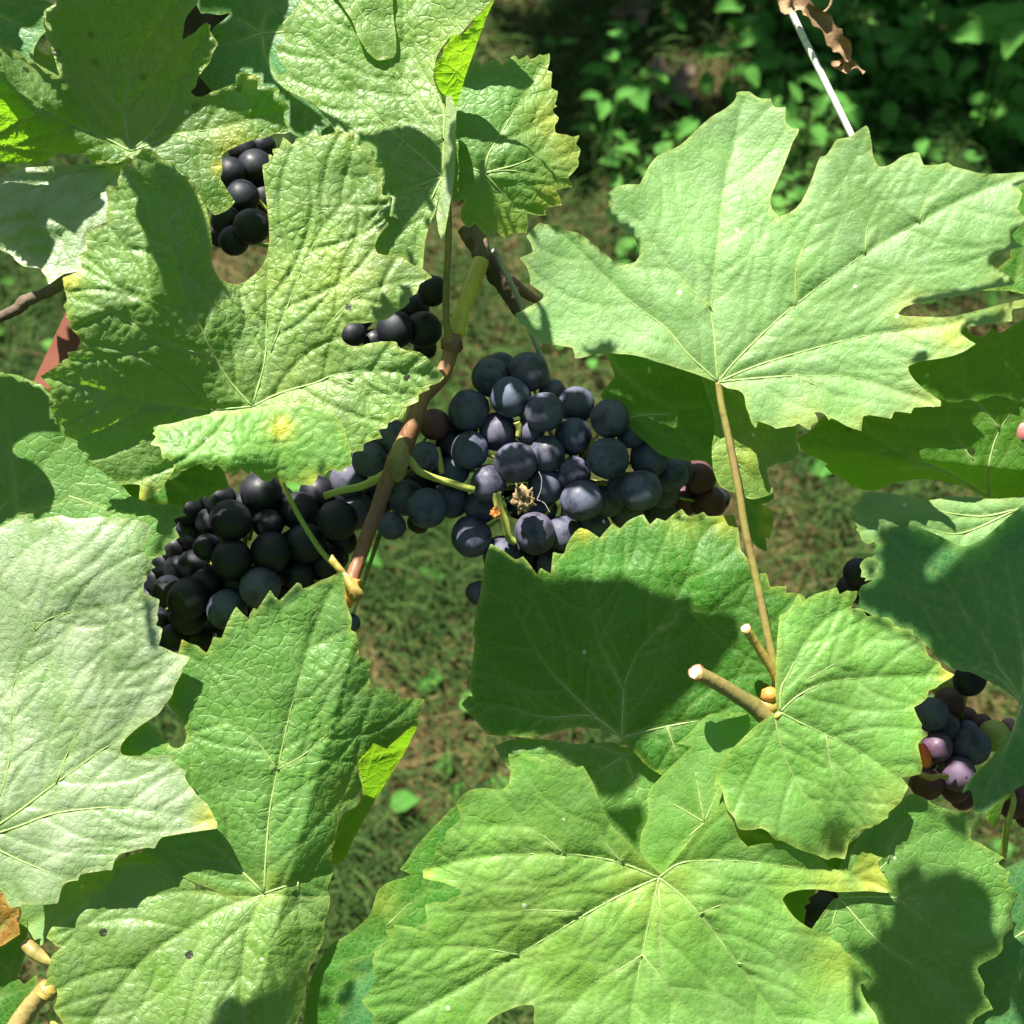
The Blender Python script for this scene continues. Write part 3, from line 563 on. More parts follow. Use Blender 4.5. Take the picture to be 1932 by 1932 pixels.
# -- big bottom leaf
L14 = leaf(shootR, 'largest leaf at the bottom with strong yellow veins and a yellowed lobe pointing right', [
 """H 1755,1135 1700,1070 1640,1010 1570,930 1500,870 1470,810 1440,755 1420,690 1400,640 1375,590 1347,545 1325,550 1310,556 1270,540 1230,510 1190,490 1160,480 1145,495 1130,512 1090,495 1050,482 1015,480 980,487 945,480 950,520 962,560 955,600 950,640 930,665 900,675 850,668 800,663 760,672 730,680 690,712 665,750 680,785 692,830
 650,870 610,900 608,945 595,960 565,980 552,1020 550,1068 510,1085 487,1105 490,1150 540,1162 600,1172 640,1190 695,1205 690,1240 650,1250 610,1268 598,1280 570,1272 530,1285 498,1292 505,1340 512,1400 500,1438 470,1432 430,1412 380,1405 345,1398 330,1402 335,1418 285,1430 300,1455 312,1475 290,1485 250,1520 225,1545 230,1565 215,1580 222,1640
 245,1690 215,1725 195,1760 160,1810 190,1850 230,1890 225,1932 150,1980 100,2080 760,2080 790,1990 835,1925 880,1885 940,1860 1000,1835 1075,1828 1088,1850 1080,1910 1095,1990 1110,2090 1900,2120 I 1180,2080 1155,1960 1148,1910 1130,1870 1095,1830 1062,1765 1052,1722 1080,1710 1117,1690 1100,1665 1060,1640 1045,1600 1020,1590 1000,1560 965,1540 955,1510 900,1475 870,1450
 790,1422 745,1395 705,1365 675,1330 655,1300 635,1262 655,1235 690,1220 750,1210 820,1208 870,1215 930,1225 1000,1222 1080,1218 1140,1222 1190,1228 1228,1224 1236,1214 1215,1190 1185,1140 1165,1110 1145,1065 1172,1040 1140,1030 1112,1015 1090,1018 1065,1007 1035,1040 1015,1080 1000,1112 975,1098 960,1112 930,1105 880,1092 868,1070 855,1055 800,1012 770,1005
 740,990 690,985 640,970 600,965 550,960 500,968 450,980 425,955 400,930 390,905 385,880 375,850 340,800 325,745 260,800 190,880 130,960 60,1050 -10,1120"""],
 ['H 1755,1145 1600,1215 1400,1320 1200,1440 1000,1560 780,1690 560,1810 350,1932 200,2040', 'H 1755,1145 1725,1280 1665,1560 1630,1740 1600,1932 1590,2060', 'H 1665,1560 1540,1640 1400,1720 1250,1880 1120,2000', 'H 1665,1560 1780,1700 1870,1830 1932,1990',
  'I -27,1145 90,1240 190,1340 290,1470 390,1600 510,1770 650,1960 700,2050', 'I 395,1605 470,1612 560,1625', 'I -27,1145 30,1100 80,1072 180,1055 400,1057 700,1090 900,1105 1050,1150 1215,1215', 'H 1755,1145 1560,1070 1400,1035 1250,1020 1000,1020 740,1045 510,1108',
  'H 1560,1070 1460,950 1410,850 1350,700', 'H 1250,1022 1100,900 960,870 700,870', 'H 1330,1330 1080,1320 780,1330 540,1330', 'H 1000,1560 820,1530 560,1520 300,1560', 'I 190,1340 330,1290 480,1310 640,1400', 'I -27,1200 I 0,1700 130,1910'],
 M['fresh'], h=9, g=(0.2, 0.2), rel=0.38, cellsize=29, wave=3, edge=0.6, sp=5, valley=1.9, rmain=0.42,
 folds=[f_('I', 0, 1140, 'H', 560, 1810, 0.02, 30)],
 gauss=[g_('I', 1100, 1150, 110, -7), g_('I', 1000, 1700, 90, -4), g_('H', 500, 1100, 60, -3)],
 yel=[g_('I', 900, 1190, 45, .5), g_('I', 1140, 1130, 50, .75), g_('I', 700, 1180, 40, .2), g_('H', 1700, 1180, 90, .3), g_('I', 950, 1600, 60, .3), g_('H', 500, 1120, 18, .5), g_('H', 1050, 1380, 200, .12)], seed=71)

# -- silvery leaf, left
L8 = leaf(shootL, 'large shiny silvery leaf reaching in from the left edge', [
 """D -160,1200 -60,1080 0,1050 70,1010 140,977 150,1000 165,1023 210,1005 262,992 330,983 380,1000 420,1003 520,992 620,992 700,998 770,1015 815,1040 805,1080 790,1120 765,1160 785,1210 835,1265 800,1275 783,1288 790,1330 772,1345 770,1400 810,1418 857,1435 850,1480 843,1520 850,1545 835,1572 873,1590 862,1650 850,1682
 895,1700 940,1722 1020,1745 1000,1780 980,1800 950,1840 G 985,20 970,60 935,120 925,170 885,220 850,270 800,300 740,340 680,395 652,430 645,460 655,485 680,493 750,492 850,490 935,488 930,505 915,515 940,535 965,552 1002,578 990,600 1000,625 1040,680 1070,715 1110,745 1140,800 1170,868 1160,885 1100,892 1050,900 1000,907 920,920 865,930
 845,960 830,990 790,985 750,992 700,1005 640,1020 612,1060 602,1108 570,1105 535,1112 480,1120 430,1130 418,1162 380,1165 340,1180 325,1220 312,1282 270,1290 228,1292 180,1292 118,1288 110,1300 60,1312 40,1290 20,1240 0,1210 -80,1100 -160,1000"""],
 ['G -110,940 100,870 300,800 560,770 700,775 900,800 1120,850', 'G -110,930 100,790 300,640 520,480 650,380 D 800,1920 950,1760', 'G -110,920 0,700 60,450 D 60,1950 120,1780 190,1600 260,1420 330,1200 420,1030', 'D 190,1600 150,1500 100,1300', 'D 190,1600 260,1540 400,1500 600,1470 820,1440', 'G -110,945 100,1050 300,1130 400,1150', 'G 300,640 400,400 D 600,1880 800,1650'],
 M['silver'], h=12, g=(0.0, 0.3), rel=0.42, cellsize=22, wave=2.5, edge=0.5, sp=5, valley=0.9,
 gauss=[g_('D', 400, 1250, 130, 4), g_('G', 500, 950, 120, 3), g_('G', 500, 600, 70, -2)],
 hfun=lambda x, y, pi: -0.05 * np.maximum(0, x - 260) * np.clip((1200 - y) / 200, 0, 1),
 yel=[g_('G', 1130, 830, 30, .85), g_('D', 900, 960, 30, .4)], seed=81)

L7 = leaf(shootL, 'smooth half shaded leaf on the left edge with a lit curl of sun, just above the silvery leaf', [
 """D -160,180 -60,200 0,210 25,225 60,225 100,232 160,258 240,290 320,400 420,540 520,660 600,740 640,800 700,880 760,908 860,925 930,925 970,930 985,950 980,968 1002,985 965,995 930,1005 950,1040 940,1055 965,1102 920,1125 880,1150 892,1195 850,1205 815,1222 805,1300 600,1300 200,1250 -160,1250"""],
 ['D -60,1000 60,900 250,700 380,560 500,520', 'D 100,975 85,850 60,650 30,400 20,250', 'D 100,975 300,930 370,880 480,760 540,700', 'D 370,880 600,960 800,1000 960,985'],
 M['green'], h=3, g=(-0.3, 0.3), rel=0.15, cellsize=32, wave=2, edge=0.35, sp=9, seed=83)
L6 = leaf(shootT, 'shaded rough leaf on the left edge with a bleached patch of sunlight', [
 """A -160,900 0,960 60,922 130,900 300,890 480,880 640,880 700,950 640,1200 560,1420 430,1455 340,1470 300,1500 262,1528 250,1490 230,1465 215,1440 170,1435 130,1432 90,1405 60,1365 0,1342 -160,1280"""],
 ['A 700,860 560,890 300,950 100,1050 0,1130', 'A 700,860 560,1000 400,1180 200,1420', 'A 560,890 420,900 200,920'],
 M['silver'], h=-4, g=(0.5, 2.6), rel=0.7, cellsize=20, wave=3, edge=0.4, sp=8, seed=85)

# -- top left speckled leaf
L5 = leaf(shootT, 'big shaded leaf at the top left, speckled with dark insect spots, its left lobe glowing lime', [
 """A 300,20 320,-60 330,-160 1100,-160 1070,-50 1062,20 1035,45 1000,90 990,120 985,160 978,215 1010,195 1050,172 1075,140 1110,120 1130,135 1125,165 1172,232 1150,270 1135,310 1120,345 1090,375 1060,420 1050,470 1020,490 1050,520 1085,520 1120,500 1200,470 1270,445 1265,400 1290,388 1340,395 1400,400 1402,430 1395,462 1440,465 1500,478 1490,530 1530,545
 1557,580 1530,600 1525,625 1545,650 1550,712 1520,718 1480,715 1440,735 1400,745 1340,755 1280,780 1240,800 1200,820 1190,850 1195,915 1182,960 1200,985 1225,1030 1262,1082 1240,1110 1210,1135 1150,1155 1100,1100 1030,1000 900,960 800,900 720,860 690,840 640,872 600,880 560,870 530,885 500,872 480,860 470,840 440,825 400,830 340,822 300,832 270,850 230,872
 200,880 130,875 60,882 0,880 -160,870 -160,200 0,236 60,265 100,292 150,315 230,360 322,412 310,380 298,330 285,290 270,240 245,180 240,120 238,60 260,40"""],
 ['A 700,812 680,700 668,600 690,440 720,360 770,260 860,120 940,0 960,-80', 'A 668,600 600,540 520,450 420,330', 'A 700,812 560,740 400,680 230,580 80,460 0,400 -60,340', 'A 700,812 850,760 950,720 1150,690 1400,620 1540,590', 'A 700,812 830,700 920,550 1000,350 1090,180', 'A 950,720 1060,760 1120,850 1230,1080', 'A 230,580 150,640 60,630 -60,600'],
 M['spotted'], h=1, g=(0.3, 0.2), rel=0.6, cellsize=22, wave=3.5, edge=0.6, sp=4.6, valley=1.6,
 hfun=lambda x, y, pi: 0.135 * np.maximum(0, 305 - y) * np.clip(-((-134 * (y - 285) + 141 * (x - 246)) / 194) / 80, 0, 1) - 0.02 * np.maximum(0, x - 330),
 yel=[g_('A', 1250, 790, 40, .5), g_('A', 1180, 900, 15, .9), g_('A', 1340, 440, 20, .5), g_('A', 900, 250, 80, .2)], seed=91)
L3 = leaf(shootT, 'leaf at the top folded along its midrib, with a bright lime flap', [
 """A 1625,-160 1612,0 1600,30 1572,60 1565,75 1540,90 1515,125 1520,160 1530,190 1525,215 1535,232 1475,243 1485,280 1500,320 1520,345 1545,375 1535,392 1465,412 1500,450 1540,485 1620,520 1700,575 1800,700 1932,900 B 120,1200 200,1330 300,1380 372,1378 430,1425 487,1443 492,1370 500,1290 525,1200 560,1130 588,960 605,880 612,700 608,560
 560,470 540,410 560,300 600,240 640,190 690,185 750,110 870,0 930,-160""",
 """B 870,0 845,25 800,70 765,100 740,150 690,188 665,185 640,192 625,230 600,250 590,300 560,330 545,370 542,410 560,440 570,475 600,510 640,540 668,580 690,500 712,420 740,340 765,270 790,200 825,100 880,-20 920,-160 900,-160""",
 """B 612,520 640,508 658,560 668,640 665,760 662,880 655,960 645,1040 632,1100 615,1200 600,1292 585,1280 570,1240 558,1150 572,1060 590,960 598,860 605,700"""],
 ['B 592,950 480,840 380,760 250,640 100,500 0,400 A 1650,200', 'B 592,950 400,1020 200,1060', 'B 592,950 600,750 590,560 480,380 400,200 380,-60', 'B 592,950 520,1100 470,1250 440,1400', 'B 600,750 480,560 340,380 220,200 100,0', 'B 380,760 300,900 230,1000'],
 M['rough'], h=9, g=(0.2, 0.4), rel=0.5, cellsize=23, wave=3, edge=0.5, sp=4.6, pol_mats=[M['lime'], M['silver']],
 hfun=lambda x, y, pi: (0.05 * np.maximum(0, x - 760) if pi == 0 else (4 + 0.03 * (x - 840) - 0.10 * np.maximum(0, x - 822) + 0.13 * np.clip(180 - y, -40, 250)) if pi == 1 else 5.0 + 0.15 * (x - 840) + 0 * x),
 yel=[g_('B', 640, 300, 60, .2)], seed=95)
L3b = leaf(shootT, 'toothed leaf at the top right of the folded leaf, shadowed across its middle', [
 """B 640,560 700,420 750,345 762,328 785,325 800,345 810,352 840,335 875,310 895,330 918,348 940,325 975,297 990,305 1000,322 1025,310 1050,295 1065,318 1090,310 1115,290 1130,298 1168,285 1170,320 1163,352 1155,378 1182,385 1178,430 1175,472 1213,490 1205,540 1195,558 1210,570 1185,585 1190,605 1218,632 1210,655 1195,670 1198,712 1230,720 1260,722 1290,735 1328,725 1322,750
 1308,772 1335,800 1328,835 1320,850 1328,882 1300,920 1268,952 1285,980 1290,1002 1240,1012 1200,1022 1225,1060 1235,1103 1190,1108 1145,1118 1147,1157 1100,1155 1045,1145 1050,1200 1045,1252 1000,1250 955,1255 935,1277 905,1262 880,1245 850,1250 835,1272 805,1245 790,1220 768,1200 750,1215 728,1225 705,1195 690,1165 695,1120 720,1080 700,1070 650,1090 640,900"""],
 ['B 815,930 840,830 880,760 1000,560 1100,400 1160,300', 'B 815,930 860,800 1050,700 1200,610', 'B 815,930 1000,880 1110,820 1180,710', 'B 815,930 950,915 1150,950 1290,990', 'B 815,930 900,1020 980,1120 1000,1230', 'B 815,930 740,900 660,900'],
 M['green'], h=4, g=(-0.4, 0.5), rel=0.45, cellsize=22, wave=3, edge=0.9, sp=4.6,
 hfun=lambda x, y, pi: -0.05 * np.maximum(0, y - 335) - 0.03 * np.maximum(0, x - 960),
 yel=[g_('B', 1200, 640, 50, .5), g_('B', 1290, 800, 50, .4), g_('B', 1200, 1080, 40, .6), g_('B', 900, 1250, 60, .35), g_('B', 1180, 420, 30, .4)],
 seed=97)
tube('petiole', 'B 600,960 622,1100 625,1300 615,1500 612,1700 625,1800 640,1870', [9, 4, -2, -8, -11], [1.0, 1.05, 1.1, 1.2, 1.6], M['cane_olive'], L3)
L3c = leaf(shootT, 'small tucked leaf lobe lit at the very top beside the folded leaf', [
 """B -100,-160 340,-160 325,0 330,100 345,200 345,285 330,310 260,325 235,320 190,280 140,200 110,110 60,40 20,-20"""],
 ['B 60,-160 150,60 250,200 330,300'], M['rough'], h=10, g=(0, 0.2), rel=0.4, cellsize=24, wave=2, edge=0.3, sp=8, seed=98)
L4 = leaf(shootT, 'dull blue green shaded leaf behind the gap between the speckled and folded leaves', [
 """A 1060,-160 1050,20 1080,75 1110,70 1180,82 1240,68 1200,110 1150,140 1100,230 1060,400 1200,560 1400,640 1540,700 1640,760 1750,800 1932,860 B 300,1000 480,1100 560,1000 500,600 300,200 200,-160"""],
 ['A 1405,180 1430,60 1480,-60', 'A 1405,180 1600,170 1800,180', 'A 1405,180 1440,350 1600,560 1800,700', 'A 1405,180 1250,230 1130,200', 'A 1405,180 1270,100 1150,60'],
 M['teal'], h=-12, g=(0, 0.5), rel=0.2, cellsize=28, wave=2, edge=0.2, sp=9, seed=101)
L27 = leaf(shootT, 'dark smooth leaf in the top left corner with a small sunlit corner', [
 """A -160,-160 120,-160 200,-20 300,30 310,48 245,42 240,70 232,140 250,165 215,200 185,250 178,300 185,335 140,310 60,262 0,236 -160,220"""],
 ['A -60,60 100,130 230,160', 'A -60,60 60,-20 160,-60'], M['teal'], h=-6, g=(0, 0.5), rel=0.15, cellsize=30, wave=1.5, edge=0.3, sp=9, seed=103)
L28 = leaf(shootT, 'pale scrap of leaf seen through the triangular gap at the top left', [
 """A 150,200 200,270 260,300 290,285 340,420 240,380 130,330"""], ['A 200,290 300,380'], M['pale'], h=-16, rel=0.2, sp=8, tubes=False, seed=104)
# -- under the quilted leaf
L26 = leaf(shootC, 'dark toothed leaf half hidden under the quilted leaf, just above the left grapes', [
 """D 500,700 520,760 545,800 500,830 555,835 520,855 600,878 680,895 745,902 790,912 830,930 870,920 930,930 990,938 1000,915 1030,905 1060,912 1075,890 1100,878 1115,902 1140,870 1172,848 1200,850 1228,830 1215,780 1190,730 1150,600 800,500 550,560"""],
 ['D 770,905 850,840 910,790 1050,700', 'D 910,790 1000,850 1060,900'], M['deep'], h=-5, g=(0, -1), rel=0.4, cellsize=26, wave=2, edge=0.3, sp=8, tubes=False, seed=105)
# -- leaf under the large pale leaf
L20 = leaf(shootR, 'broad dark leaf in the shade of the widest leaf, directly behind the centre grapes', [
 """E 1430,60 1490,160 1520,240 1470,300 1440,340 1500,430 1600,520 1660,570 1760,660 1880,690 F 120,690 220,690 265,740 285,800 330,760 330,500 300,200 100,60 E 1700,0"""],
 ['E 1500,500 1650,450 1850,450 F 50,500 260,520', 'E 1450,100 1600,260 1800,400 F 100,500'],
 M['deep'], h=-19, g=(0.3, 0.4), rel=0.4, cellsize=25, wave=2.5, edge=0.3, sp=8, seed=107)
L20b = leaf(shootR, 'sunlit yellow green leaf just right of the long petiole, under the widest leaf', [
 """F 180,180 230,330 262,420 275,520 255,620 262,740 285,800 300,830 340,850 400,870 440,890 480,900 560,878 588,860 580,830 560,800 555,728 600,705 650,700 690,688 725,655 722,620 712,590 715,520 700,440 600,300 500,250 400,200 300,180"""],
 ['F 270,250 380,340 480,420 560,520 600,640', 'F 270,250 300,450 340,600 480,640 700,660', 'F 340,600 420,740 560,850'],
 M['green'], h=5, g=(0.3, -0.5), rel=0.45, cellsize=25, wave=2.0, edge=0.8, sp=5.5, yel=[g_('F', 450, 620, 80, .35), g_('F', 480, 500, 70, .3)], seed=108)
L21 = leaf(shootR, 'small dark leaf behind the long petiole with a yellow sunlit tip', [
 """F 400,830 480,800 585,850 592,890 560,915 520,925 545,935 580,955 590,1000 580,1060 565,1115 545,1100 555,1180 500,1160 440,1080 400,960"""],
 ['F 420,860 480,960 550,1080'], M['deep'], h=-14, g=(0, 0.2), rel=0.3, sp=5, yel=[g_('F', 545, 960, 14, 1), g_('F', 550, 1060, 18, .9)], tubes=False, seed=109)
# -- right edge
L19 = leaf(shootE, 'dark leaf under the widest leaf at right, its lower edge glowing lime where the sun comes through', [
 """F 720,575 745,555 790,530 900,400 1100,250 1300,140 1500,60 1600,-40 C 1600,1700 1640,1790 1720,1810 1760,1760 1800,1790 1932,1710 2100,1650 F 2100,880 1900,900 1770,900 1748,895 1700,880 1650,850 1600,825 1560,818 1500,800 1410,790 1350,790 1290,800 1200,820 1140,850 1080,850 1020,835 960,790 900,760 860,715 880,710 830,680
 760,650 730,625"""],
 ['F 1745,885 1600,800 1450,720 1350,690 1240,630 1080,540 900,480', 'F 1745,885 1740,740 1770,600 1810,510 1870,420 1925,320 1990,200', 'F 1800,520 1700,400 1600,300 1500,200', 'F 1450,720 1300,730 1160,760', 'F 1660,690 1560,560 1460,430'],
 M['lime'], h=3, g=(0.2, -0.2), rel=0.3, cellsize=26, wave=2, edge=0.3, sp=5, seed=111,
 hfun=lambda x, y, pi: -0.17 * np.maximum(0, y - 850 - (x - 1560) * 0.10) )
L18 = leaf(shootE, 'curled pale sunlit leaf wedged above the big shaded leaf at right', [
 """F 1075,865 1120,858 1180,862 1300,880 1380,905 1450,900 1560,880 1800,900 2050,860 2100,1000 1900,1100 1760,1200 1600,1250 1400,1180 1210,1120 1185,1143 1150,1145 1125,1125 1100,1140 1080,1132 1060,1120 1052,1085 1030,1060 1040,1045 1018,1015 1030,980 1008,965 1030,930 1050,900"""],
 ['F 1900,950 1700,990 1450,960 1250,930 1100,950', 'F 1900,950 1600,1080 1400,1060 1200,1080'],
 M['pale'], h=-3, g=(0, 0.3), rel=0.4, cellsize=30, wave=2, edge=0.5, sp=5, hfun=lambda x, y, pi: -0.05 * np.maximum(0, 985 - y - 0.1 * (x - 1610)), seed=113)
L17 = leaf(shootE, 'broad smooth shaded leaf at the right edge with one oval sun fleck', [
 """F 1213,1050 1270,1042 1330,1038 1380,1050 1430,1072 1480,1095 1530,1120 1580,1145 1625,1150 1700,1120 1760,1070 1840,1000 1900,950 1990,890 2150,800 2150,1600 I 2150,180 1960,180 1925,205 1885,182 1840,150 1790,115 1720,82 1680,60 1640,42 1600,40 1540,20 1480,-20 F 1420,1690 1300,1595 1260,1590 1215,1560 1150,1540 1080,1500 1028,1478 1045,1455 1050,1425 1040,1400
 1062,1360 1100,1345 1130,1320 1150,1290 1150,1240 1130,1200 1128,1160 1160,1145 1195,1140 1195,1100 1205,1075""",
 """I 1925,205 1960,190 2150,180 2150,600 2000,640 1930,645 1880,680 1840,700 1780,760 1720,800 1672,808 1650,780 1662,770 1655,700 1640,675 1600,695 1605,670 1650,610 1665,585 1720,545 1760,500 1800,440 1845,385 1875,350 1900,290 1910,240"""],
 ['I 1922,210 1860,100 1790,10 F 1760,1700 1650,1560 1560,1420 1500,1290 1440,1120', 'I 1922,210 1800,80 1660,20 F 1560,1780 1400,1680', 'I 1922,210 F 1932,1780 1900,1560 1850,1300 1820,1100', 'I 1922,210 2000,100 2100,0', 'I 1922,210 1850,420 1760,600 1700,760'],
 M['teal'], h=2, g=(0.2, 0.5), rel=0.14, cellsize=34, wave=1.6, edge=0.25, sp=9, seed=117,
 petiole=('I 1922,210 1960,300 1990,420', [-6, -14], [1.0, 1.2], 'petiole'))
L17b = leaf(shootE, 'scrap of white sunlit leaf beside the left teeth of the shaded right leaf', [
 """F 1055,1240 1080,1215 1110,1205 1140,1200 1180,1250 1160,1320 1110,1330 1075,1338 1085,1320 1055,1315 1062,1280 1050,1260"""], ['F 1180,1260 1080,1270'], M['pale'], h=-4, rel=0.2, sp=5, tubes=False, seed=118)
L15 = leaf(shootE, 'leaf at the bottom right carrying the crisp shadow of another leaf', [
 """I 1060,900 1150,840 1230,770 1300,705 1340,695 1400,720 1460,760 1560,790 1640,800 1650,860 1645,940 1700,962 1740,990 1790,1015 1828,1040 1800,1055 1795,1075 1860,1118 1845,1145 1842,1165 1870,1200 1905,1240 1880,1262 1885,1290 1860,1330 1880,1418 1840,1440 1817,1478 1820,1530 1790,1570 1700,1610 1680,1640 1705,1690 1722,1722
 1712,1765 1740,1800 1768,1855 1735,1862 1700,1885 1665,1905 1645,1960 1640,2090 1100,2090 950,1700 860,1540 790,1425 850,1340 905,1262 940,1255 900,1150 1000,1000"""],
 ['I 940,1255 1150,1250 1400,1262 1600,1262 1880,1262', 'I 940,1255 1120,1460 1250,1560 1400,1650 1530,1730 1640,1840', 'I 940,1255 900,1400 860,1500', 'I 940,1255 1100,1150 1200,1060 1330,950 1480,890', 'I 1200,1060 1250,900 1380,790', 'I 1250,1250 1330,1320 1450,1420 1530,1500', 'I 1250,1250 1330,1180 1420,1140'],
 M['green'], h=1, g=(0.0, 0.1), rel=0.16, cellsize=33, wave=1.6, edge=0.4, sp=8, seed=121)
L16 = leaf(shootE, 'shaded leaf in the bottom right corner', [
 """I 1550,1300 1700,1150 1800,1110 1850,1085 1932,1045 2150,950 2150,2100 1500,2100 1500,1500"""], ['I 2000,1400 1800,1500 1600,1500', 'I 2000,1400 1900,1700 1750,2000'],
 M['teal'], h=-13, g=(0.2, 0.2), rel=0.15, cellsize=32, wave=1.5, edge=0.2, sp=10, seed=123)
L31 = leaf(shootE, 'narrow bright leaf tip beside the thin petiole at the right edge', [
 """I 1725,800 1760,750 1800,715 1850,690 1862,680 1880,682 1870,710 1830,735 1818,760 1800,840 1778,885 1760,870 1740,850 1728,825"""], ['I 1860,690 1800,780 1778,880'], M['lime'], h=-14, g=(0, 0.3), rel=0.1, sp=6, tubes=False, seed=125,
 petiole=('I 1865,685 1875,750 1840,880 1820,1030', [-16, -22, -30], [0.9, 1.0, 1.2], 'petiole'))
L32 = leaf(shootR, 'half hidden leaf seen in the dark gap right of the bottom leaf', [
 """I 600,1200 820,1190 810,1235 770,1260 790,1280 745,1300 765,1320 750,1400 770,1430 730,1450 600,1400"""], ['I 620,1250 720,1400'], M['deep'], h=-10, rel=0.2, sp=5, tubes=False, seed=127)
L33 = leaf(shootR, 'dark leaf showing between the small stub leaf and the bottom leaf', [
 """I 370,830 520,850 640,900 800,980 950,1020 1000,960 1100,880 1150,850 1160,900 1130,960 1110,1040 1060,1030 1000,1120 900,1120 800,1060 600,1010 430,1000"""], ['I 400,900 700,980 1000,1080'], M['deep'], h=-2, rel=0.25, sp=8, tubes=False, seed=128)
L22 = leaf(shootL, 'dark green leaf under the left side of the big bottom leaf', [
 """H 690,740 640,775 580,840 520,900 450,980 400,1060 362,1102 430,1130 300,1170 245,1212 225,1280 205,1345 150,1400 90,1450 0,1500 -60,1580 -120,1700 -160,1932 -160,2090 500,2090 900,1700 1000,1200"""],
 ['H 560,1900 400,1600 300,1400 260,1240', 'H 300,1400 400,1300 520,1200 560,1000', 'H 400,1600 200,1580 0,1600'],
 M['deep'], h=-9, g=(0.3, 0), rel=0.3, cellsize=28, wave=2.5, edge=0.3, sp=8, yel=[g_('H', 270, 1260, 35, .25)], seed=131)
L23 = leaf(shootL, 'small bluish shaded leaf with pointed teeth left of the big bottom leaf', [
 """H 5,1780 40,1740 90,1700 160,1660 40,1645 110,1600 200,1560 260,1500 520,1380 500,1450 400,1800 300,2090 30,2090 20,1900 65,1840 20,1815"""], ['H 500,1450 250,1620 60,1760'], M['teal'], h=-3, rel=0.2, sp=8, tubes=False, seed=133)
L24 = leaf(shootL, 'sunlit yellow green leaf glimpsed between the silvery leaf and the leaf below it', [
 """G 100,1290 300,1240 420,1100 600,1060 860,980 900,1080 700,1200 500,1330 320,1420 280,1480 200,1520 150,1450"""], ['G 150,1400 400,1250 700,1050'], M['pale'], h=-12, g=(0, .5), rel=0.3, sp=8, tubes=False, yel=[g_('G', 500, 1170, 50, .3)], seed=135)
L25 = leaf(shootL, 'orange and green dying leaf at the left edge', [
 """G -160,1150 0,1215 30,1260 60,1312 105,1310 100,1380 108,1450 60,1480 10,1515 -160,1560"""], ['G -60,1500 20,1400 90,1330'], M['orange'], h=-4, rel=0.3, sp=5, tubes=False, seed=137)
L25b = leaf(shootL, 'dark shaded leaf low on the left edge behind the stalks', [
 """G -160,1500 10,1518 70,1470 120,1330 150,1390 140,1550 90,1680 130,1720 200,1665 205,1720 120,1860 60,1960 40,2090 -160,2090"""], ['G -60,1900 40,1700 130,1400'], M['deep'], h=-12, rel=0.3, sp=8, tubes=False, seed=139)
L30 = leaf(shootE, 'dark leaf behind the right tip of the widest leaf', [
 """C 1900,950 2100,900 2100,1600 1932,1580 1850,1560 1700,1560 1780,1450 1860,1380 1850,1250 1860,1100"""], ['C 1900,1500 1950,1200'], M['deep'], h=-8, rel=0.3, sp=9, tubes=False, seed=141)
def blob(name, c, r, mat, parent, squash=(1, 1, 1), rough=0.15, sub=2, org=None):
    import bmesh
    bm = bmesh.new(); bmesh.ops.create_icosphere(bm, subdivisions=sub, radius=1)
    V = []
    for v in bm.verts:
        n = v.co.normalized(); k = 1 + rough * noise.noise(n * 2.2 + Vector(c) * 50) + rough * 0.5 * noise.noise(n * 6)
        V.append(Vector(c) + (RIGHT * n.x * squash[0] + UP * n.y * squash[1] + BACK * n.z * squash[2]) * r * k)
    F = [tuple(v.index for v in f.verts) for f in bm.faces]; bm.free()
    return mesh_obj(name, V, F, mat, parent, org=c)
# ------------------------------------------------------------------ canes, stubs, petioles
tube('cane', 'B 645,1850 615,1960 570,2040 E 500,330 470,390 440,480 400,580 350,680 315,760 280,840 240,960 200,1060 165,1160 130,1260 100,1350', [-12, -10, -7, -5, -5, -5, -4, -3, 0], [2.3, 2.5, 2.7, 2.65, 2.9, 3.2, 2.5, 2.35, 2.3, 2.2, 2.3], M['cane'], shootC, sides=18, n=6, rough=0.05)
tube('cane_node', 'E 385,560 370,620 362,690 350,770 345,800', [-4, -2.5, -4], [1.4, 2.6, 3.4, 2.4, 1.0], M['cane_olive'], shootC, sides=16, rough=0.12)
blob('cane_node', P(*o_('B', 645, 1850), -12), 3.4 * MM, M['cane'], shootC, (1, 1.1, 1), rough=0.35, sub=3)
tube('cane_end', 'E 115,1320 100,1390 90,1440 85,1480', [0, 0, 0], [2.3, 2.7, 2.0, 1.0], M['bud'], shootC, sides=14, rough=0.3)
def bract(name, poly, mat, h, parent, g=(0, 0), bow=1.0):
    p = resample(pts(poly), 5); c = p.mean(0)
    pin = [Vector(q) for q in p] + [Vector(c)]
    r = delaunay_2d_cdt(pin, [], [list(range(len(p)))], 1, 1e-4)
    xy = np.array([(v.x, v.y) for v in r[0]]); d, _ = segdist(xy, p, np.roll(p, -1, 0))
    z = h + g[0] * (xy[:, 0] - c[0]) + g[1] * (xy[:, 1] - c[1]) + bow * np.clip(d / 8, 0, 1)
    V = Parr(xy, z); n = len(V)
    F = [list(f) for f in r[2]]
    V2 = Parr(xy, z - 0.5); 
    edges = {}
    for f in F:
        for a, b in zip(f, f[1:] + f[:1]): edges[(a, b)] = 1
    G = [tuple(f[::-1]) for f in F] + [tuple(a + n for a in f) for f in F] + [(a, b, b + n, a + n) for (a, b) in edges if (b, a) not in edges]
    return mesh_obj(name, np.concatenate([V, V2]), G, mat, parent)
bract('bract', 'E 55,1285 90,1300 130,1350 170,1395 165,1425 130,1450 100,1440 80,1400 60,1340', M['cane_yel'], 3, shootC)
bract('bract', 'E 0,1190 30,1230 80,1290 90,1340 60,1320 10,1260 -20,1230', M['cane_yel'], 1, shootC)
